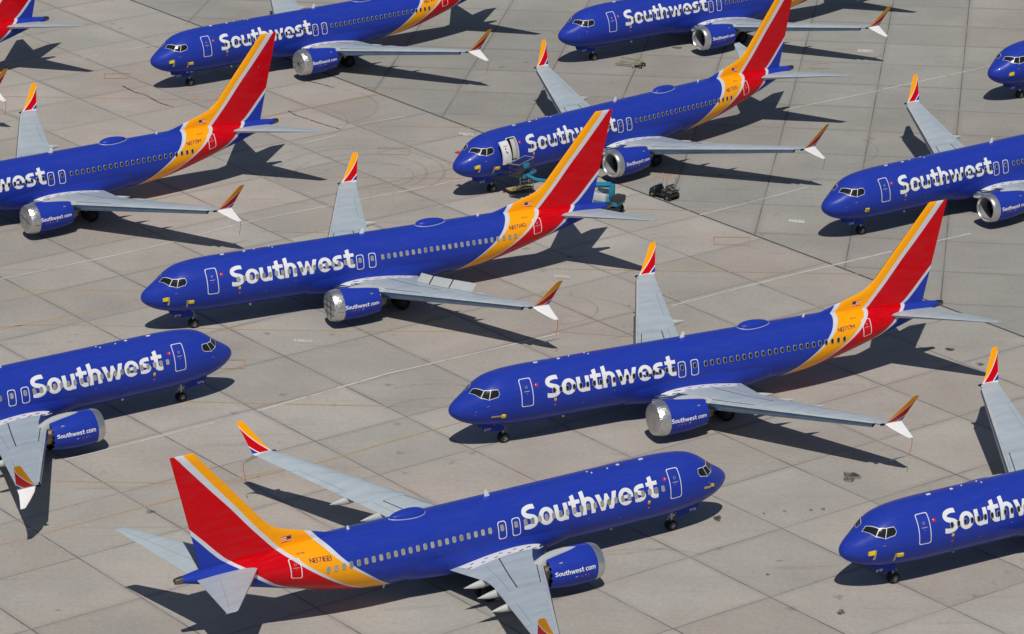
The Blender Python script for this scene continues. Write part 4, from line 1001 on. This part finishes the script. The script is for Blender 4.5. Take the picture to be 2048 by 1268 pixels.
for (u0, v0, u1, v1) in ((590, 681, 622, 683), (1110, 553, 1137, 555), (1580, 442, 1607, 444), (920, 268, 945, 270), (1718, 102, 1743, 103), (475, 133, 500, 134)):
    for k in range(7):
        t = k / 6; a = gp(u0 + (u1 - u0) * t, v0 + (v1 - v0) * t - 3).xy; b = gp(u0 + (u1 - u0) * t + rnd.uniform(-1, 2), v0 + (v1 - v0) * t + 3).xy; gribbon(m, [a, b], .13 + .08 * rnd.random(), 'gwhite', .028)
    gribbon(m, [gp(u0 + 6, v0 + 3).xy, gp(u1, v1 + 3).xy], .12, 'gwhite', .032)
tag(put('worn_stencil_marking', m.mesh('worn_stencil_marking', smooth=False)), kind='structure')
m = MB()
for L in ([(245, 172), (268, 184), (290, 190), (306, 199), (322, 207), (346, 214)], [(577, 222), (590, 230), (620, 240), (640, 247), (682, 259)], [(617, 163), (640, 168), (668, 176)]): gribbon(m, spline(L, 3), .16, 'crack', .036)
tag(put('pavement_crack', m.mesh('pavement_crack', smooth=False)), kind='structure')
m = MB(); k = 0
def arc(cu, cv, r, a0, a1, wd):
    global k; c = gp(cu, cv); k += 1
    gribbon(m, [(c.x + r * math.cos(R(a)), c.y + r * math.sin(R(a))) for a in np.linspace(a0, a1, 30)], wd, 'tyremark', .038 + .002 * k)
arc(720, 345, 7.2, -60, 200, .30); arc(722, 347, 5.6, -80, 190, .28); arc(735, 352, 3.9, -90, 160, .25); arc(700, 352, 9, 20, 150, .22)
arc(600, 215, 7, -60, 60, .25); arc(560, 245, 6, -40, 70, .2); arc(870, 830, 6, -30, 120, .25); arc(880, 842, 4.4, -20, 150, .22); arc(1150, 640, 5, -60, 70, .22)
arc(1190, 1000, 9, 200, 300, .25); arc(350, 790, 8, 60, 170, .2); arc(1640, 300, 5, -90, 40, .2); arc(1300, 1190, 7, 60, 150, .22); arc(1105, 620, 3.4, -90, 90, .2)
tag(put('tyre_marks', m.mesh('tyre_marks', smooth=False)), kind='structure')
m = MB()
for (u, v, r, e) in ((1702, 955, .52, 1.3), (1682, 1225, .20, 1.5), (1435, 1038, .28, .9), (1355, 96, .4, .5), (300, 1025, .25, .6), (1528, 1028, .11, .7), (1570, 1024, .12, .7), (1622, 1021, .12, .7), (1646, 1019, .15, .7), (1535, 1150, .1, .7), (1690, 1110, .1, .7), (700, 470, .25, .6), (820, 500, .2, .6), (1960, 730, .3, .5), (1900, 700, .3, .5)):
    c = gp(u, v); q = []
    ph = [rnd.uniform(0, 6.28) for _ in range(4)]
    for a in np.linspace(0, 2 * math.pi, 26, endpoint=False):
        rr = r * (1 + .15 * math.sin(2 * a + ph[0]) + .18 * math.sin(3 * a + ph[1]) + .12 * math.sin(5 * a + ph[2])); q.append((c.x + rr * math.cos(a), c.y + rr * math.sin(a) * (e + .5), .07))
    m.add(q, [tuple(range(26))], 'oil')
tag(put('oil_stain', m.mesh('oil_stain', smooth=False)), kind='structure')

# ------------------------------------------------------------------ ground equipment
def empty(name, loc, rz, label, cat):
    o = bpy.data.objects.new(name, None); COL.objects.link(o); o.location = loc; o.rotation_euler = (0, 0, rz); tag(o, label, cat); return o
# articulated boom lift: local +x runs from the chassis towards the basket
LB = Vector((7.6, 267.2)); LT = Vector((.95, 270.9)); dv = LT - LB; DL = dv.length
lift = empty('boom_lift', (LB.x, LB.y, 0), math.atan2(dv.y, dv.x), 'teal blue boom lift with its work basket raised to the open front door', 'boom lift')
def mk(name, parent, fn, **k):
    b = MB(); fn(b); return put(name, b.mesh(name, **k), parent)
mk('chassis', lift, lambda b: (b.box((0, 0, .55), (2.3, 1.5, .45), 'darksteel', bevel=.06), b.box((.2, 0, .86), (1.5, 1.1, .2), 'liftblue', bevel=.04)), angle=30)
for sx in (-.85, .85):
    for sy in (-.85, .85):
        o = put('wheel', cached(('liftwheel',), lambda: wheel(.42, .32)), lift, (sx, sy, .42))
mk('turntable', lift, lambda b: (b.box((-.35, 0, 1.15), (2.2, 1.5, .36), 'liftblue', bevel=.06), b.box((-1.15, 0, 1.45), (.8, 1.4, .5), 'darksteel', bevel=.08)), angle=30)
mk('engine_cover', lift, lambda b: (b.box((.25, -.55, 1.62), (1.3, .5, .7), 'liftgrey', bevel=.1), b.box((.25, .55, 1.55), (1.3, .45, .6), 'liftgrey', bevel=.1)), angle=30)
def boom(b):
    b.box((-.62, 0, 1.95), (.42, .36, 1.35), 'liftblue', bevel=.05)
    b.tube([(-.55, 0, 2.55), (DL * .42, 0, 2.0)], [.25, .23], 'liftblue', 4); b.tube([(DL * .40, 0, 2.05), (DL - 1.1, 0, 1.95)], [.17, .15], 'liftblue', 4)
    b.tube([(DL - 1.15, 0, 1.98), (DL - .35, 0, 2.2)], .13, 'liftblue', 6); b.tube([(-.3, .22, 1.6), (1.6, .12, 2.15)], .06, 'steel', 8)
    b.box((-.45, -.2, 2.5), (.16, .02, .12), 'white')
mk('boom_arm', lift, boom, angle=30)
def basket(b):
    x0, y0 = DL + .15, 0
    b.box((x0, y0, 2.35), (.9, 2.6, .10), 'darksteel', bevel=.02)
    for z in (2.65, 3.0, 3.4): 
        q = [(x0 - .45, y0 - 1.3, z), (x0 + .45, y0 - 1.3, z), (x0 + .45, y0 + 1.3, z), (x0 - .45, y0 + 1.3, z), (x0 - .45, y0 - 1.3, z)]
        for a, c in zip(q, q[1:]): b.tube([a, c], .028, 'steel' if z > 3.3 else 'darksteel', 6)
    for px in (-.45, .45):
        for py in (-1.3, -.65, 0, .65, 1.3): b.tube([(x0 + px, y0 + py, 2.35), (x0 + px, y0 + py, 3.4)], .026, 'darksteel', 6)
mk('work_basket', lift, basket, angle=30)
mk('control_box', lift, lambda b: b.box((DL - .38, .2, 3.1), (.3, .75, .36), 'liftblue', bevel=.1), angle=30)
mk('tool_tray', lift, lambda b: b.box((DL - .2, -1.0, 2.2), (.5, .9, .26), 'liftblue', bevel=.06), angle=30)
mk('basket_mount', lift, lambda b: b.box((DL - .2, .1, 2.18), (.4, 1.0, .30), 'liftblue', bevel=.06), angle=30)
# golf cart: local +x forward
cw = gp(1304, 392); rw_ = gp(1338, 402); d = (cw - rw_).xy.normalized(); cc = (cw + rw_) / 2 + Vector((-d.y, d.x, 0)) * -.0
side = Vector((d.y, -d.x)); side = side if side.y > 0 else -side
ctr = cc.xy + side * .45
cart = empty('golf_cart', (ctr.x, ctr.y, 0), math.atan2(d.y, d.x), 'small dark green golf cart with faded canopy parked beside a bare engine', 'golf cart')
def cbody(b):
    P = []
    for x, hw, zb, zt in ((1.28, .40, .34, .52), (1.2, .52, .30, .66), (.95, .56, .28, .84), (.70, .56, .28, .98), (.58, .55, .26, .80), (.50, .54, .26, .38), (-.10, .54, .26, .38), (-.16, .55, .26, .68), (-.80, .56, .28, .70), (-1.10, .55, .32, .66), (-1.28, .48, .36, .58)):
        P.append([(x, hw * a, zb + (zt - zb) * k) for a, k in ((-.85, 0), (-1, .25), (-1, .75), (-.8, 1), (.8, 1), (1, .75), (1, .25), (.85, 0))])
    b.grid(P, 'cartgreen', True); b.cap(P[0], 'cartgreen'); b.cap(P[-1], 'cartgreen')
    for sx in (.85, -.85):
        for sy in (-.5, .5): b.lathe((sx, sy, .25), (0, 1 if sy > 0 else -1, 0), [(-.08, .33), (.10, .34), (.11, .30)], 'cartgreen', 16)
mk('body', cart, cbody, angle=35)
for sx in (.85, -.85):
    for sy in (-.50, .50): put('wheel', cached(('cartwheel',), lambda: wheel(.24, .20)), cart, (sx, sy, .24))
mk('seat', cart, lambda b: (b.box((-.35, 0, .76), (.48, 1.0, .14), 'seat', bevel=.04), b.box((-.62, 0, 1.02), (.12, 1.0, .42), 'seat', bevel=.05)), angle=35)
mk('steering_wheel', cart, lambda b: (b.tube([(.62, .25, .85), (.30, .25, 1.08)], .025, 'darksteel', 6), b.tube([(.30 + .05 * math.sin(a), .25 + .18 * math.cos(a), 1.08 + .16 * math.sin(a)) for a in np.linspace(0, 2 * math.pi, 14)], .018, 'black', 5)))
mk('windscreen_frame', cart, lambda b: [b.tube([(.72, s * .52, .9), (.55, s * .54, 1.83)], .016, 'steel', 6) for s in (-1, 1)] + [b.tube([(-.72, s * .52, .7), (-.80, s * .54, 1.83)], .016, 'darksteel', 6) for s in (-1, 1)])
mk('canopy', cart, lambda b: b.box((-.12, 0, 1.84), (1.7, 1.12, .035), 'canopy', bevel=.012), angle=35)
mk('rear_rack', cart, lambda b: [b.tube([(-.75, s * .45, .70), (-1.22, s * .45, .72), (-1.30, s * .45, 1.05), (-.95, s * .45, 1.22)], .03, 'steel', 6) for s in (-1, 0, 1)] + [b.box((-1.0, 0, .78), (.5, .95, .10), 'seat', bevel=.03), b.box((-1.05, .2, 1.0), (.34, .4, .34), 'darksteel', bevel=.05), b.tube([(-1.30, -.45, 1.05), (-1.30, .45, 1.05)], .03, 'steel', 6)])
# tow bar stand lying on the apron
a = gp(1231, 131).xy; b2 = gp(1283, 137).xy; d = (b2 - a); Ltb = d.length
tb = empty('tow_bar', (a.x, a.y, 0), math.atan2(d.y, d.x), 'olive yellow tow bar with slatted frame lying near the nose of the farthest airliner', 'tow bar')
mk('beam', tb, lambda b: (b.tube([(0, 0, .22), (Ltb, 0, .35)], .07, 'bar', 6), b.tube([(0.1, 1.25, .55), (Ltb * .72, 1.0, .5)], .05, 'bar', 6)))
mk('slats', tb, lambda b: [b.tube([(.15 + k * Ltb * .095, 0, .25), (.18 + k * Ltb * .085, 1.22 - .03 * k, .52)], .035, 'bar', 6) for k in range(8)])
mk('yoke', tb, lambda b: (b.box((Ltb * .84, .3, .45), (Ltb * .22, .7, .25), 'bar', bevel=.05), b.tube([(Ltb * .75, 1.0, .5), (Ltb * .95, .1, .4)], .06, 'bar', 6), b.tube([(Ltb * .7, -.4, .12), (Ltb * .74, .5, .8)], .05, 'bar', 6)))
for yy in (-.1, .75): put('wheel', cached(('barwheel',), lambda: wheel(.2, .14)), tb, (Ltb * .97, yy, .2))
# low work platform with rails by the lift
a = gp(1022, 392).xy; b2 = gp(1068, 384).xy; d = (b2 - a); Lp = d.length
wp = empty('work_platform', (a.x, a.y, 0), math.atan2(d.y, d.x), 'low beige work platform with handrails standing under the boom lift basket', 'platform')
mk('deck', wp, lambda b: (b.box((Lp * .5, .45, .42), (Lp, .85, .09), 'tape', bevel=.02), b.box((Lp * .5, .45, .22), (Lp * .9, .6, .08), 'darksteel')))
mk('handrail', wp, lambda b: [b.tube([(x, y, .42), (x, y, 1.1)], .03, 'winframe', 6) for x in (Lp * .62, Lp * .98) for y in (.05, .85)] + [b.tube([(Lp * .62, y, z), (Lp * .98, y, z)], .03, 'winframe', 6) for y in (.05, .85) for z in (.78, 1.1)] + [b.tube([(Lp * .98, .05, z), (Lp * .98, .85, z)], .03, 'winframe', 6) for z in (.78, 1.1)])
for x in (.15, Lp - .15):
    for y in (.1, .8): put('leg', cached(('platleg',), lambda: (lambda m: (m.tube([(0, 0, 0), (0, 0, .42)], .04, 'darksteel', 8), m)[1])(MB())), wp, (x, y, 0))
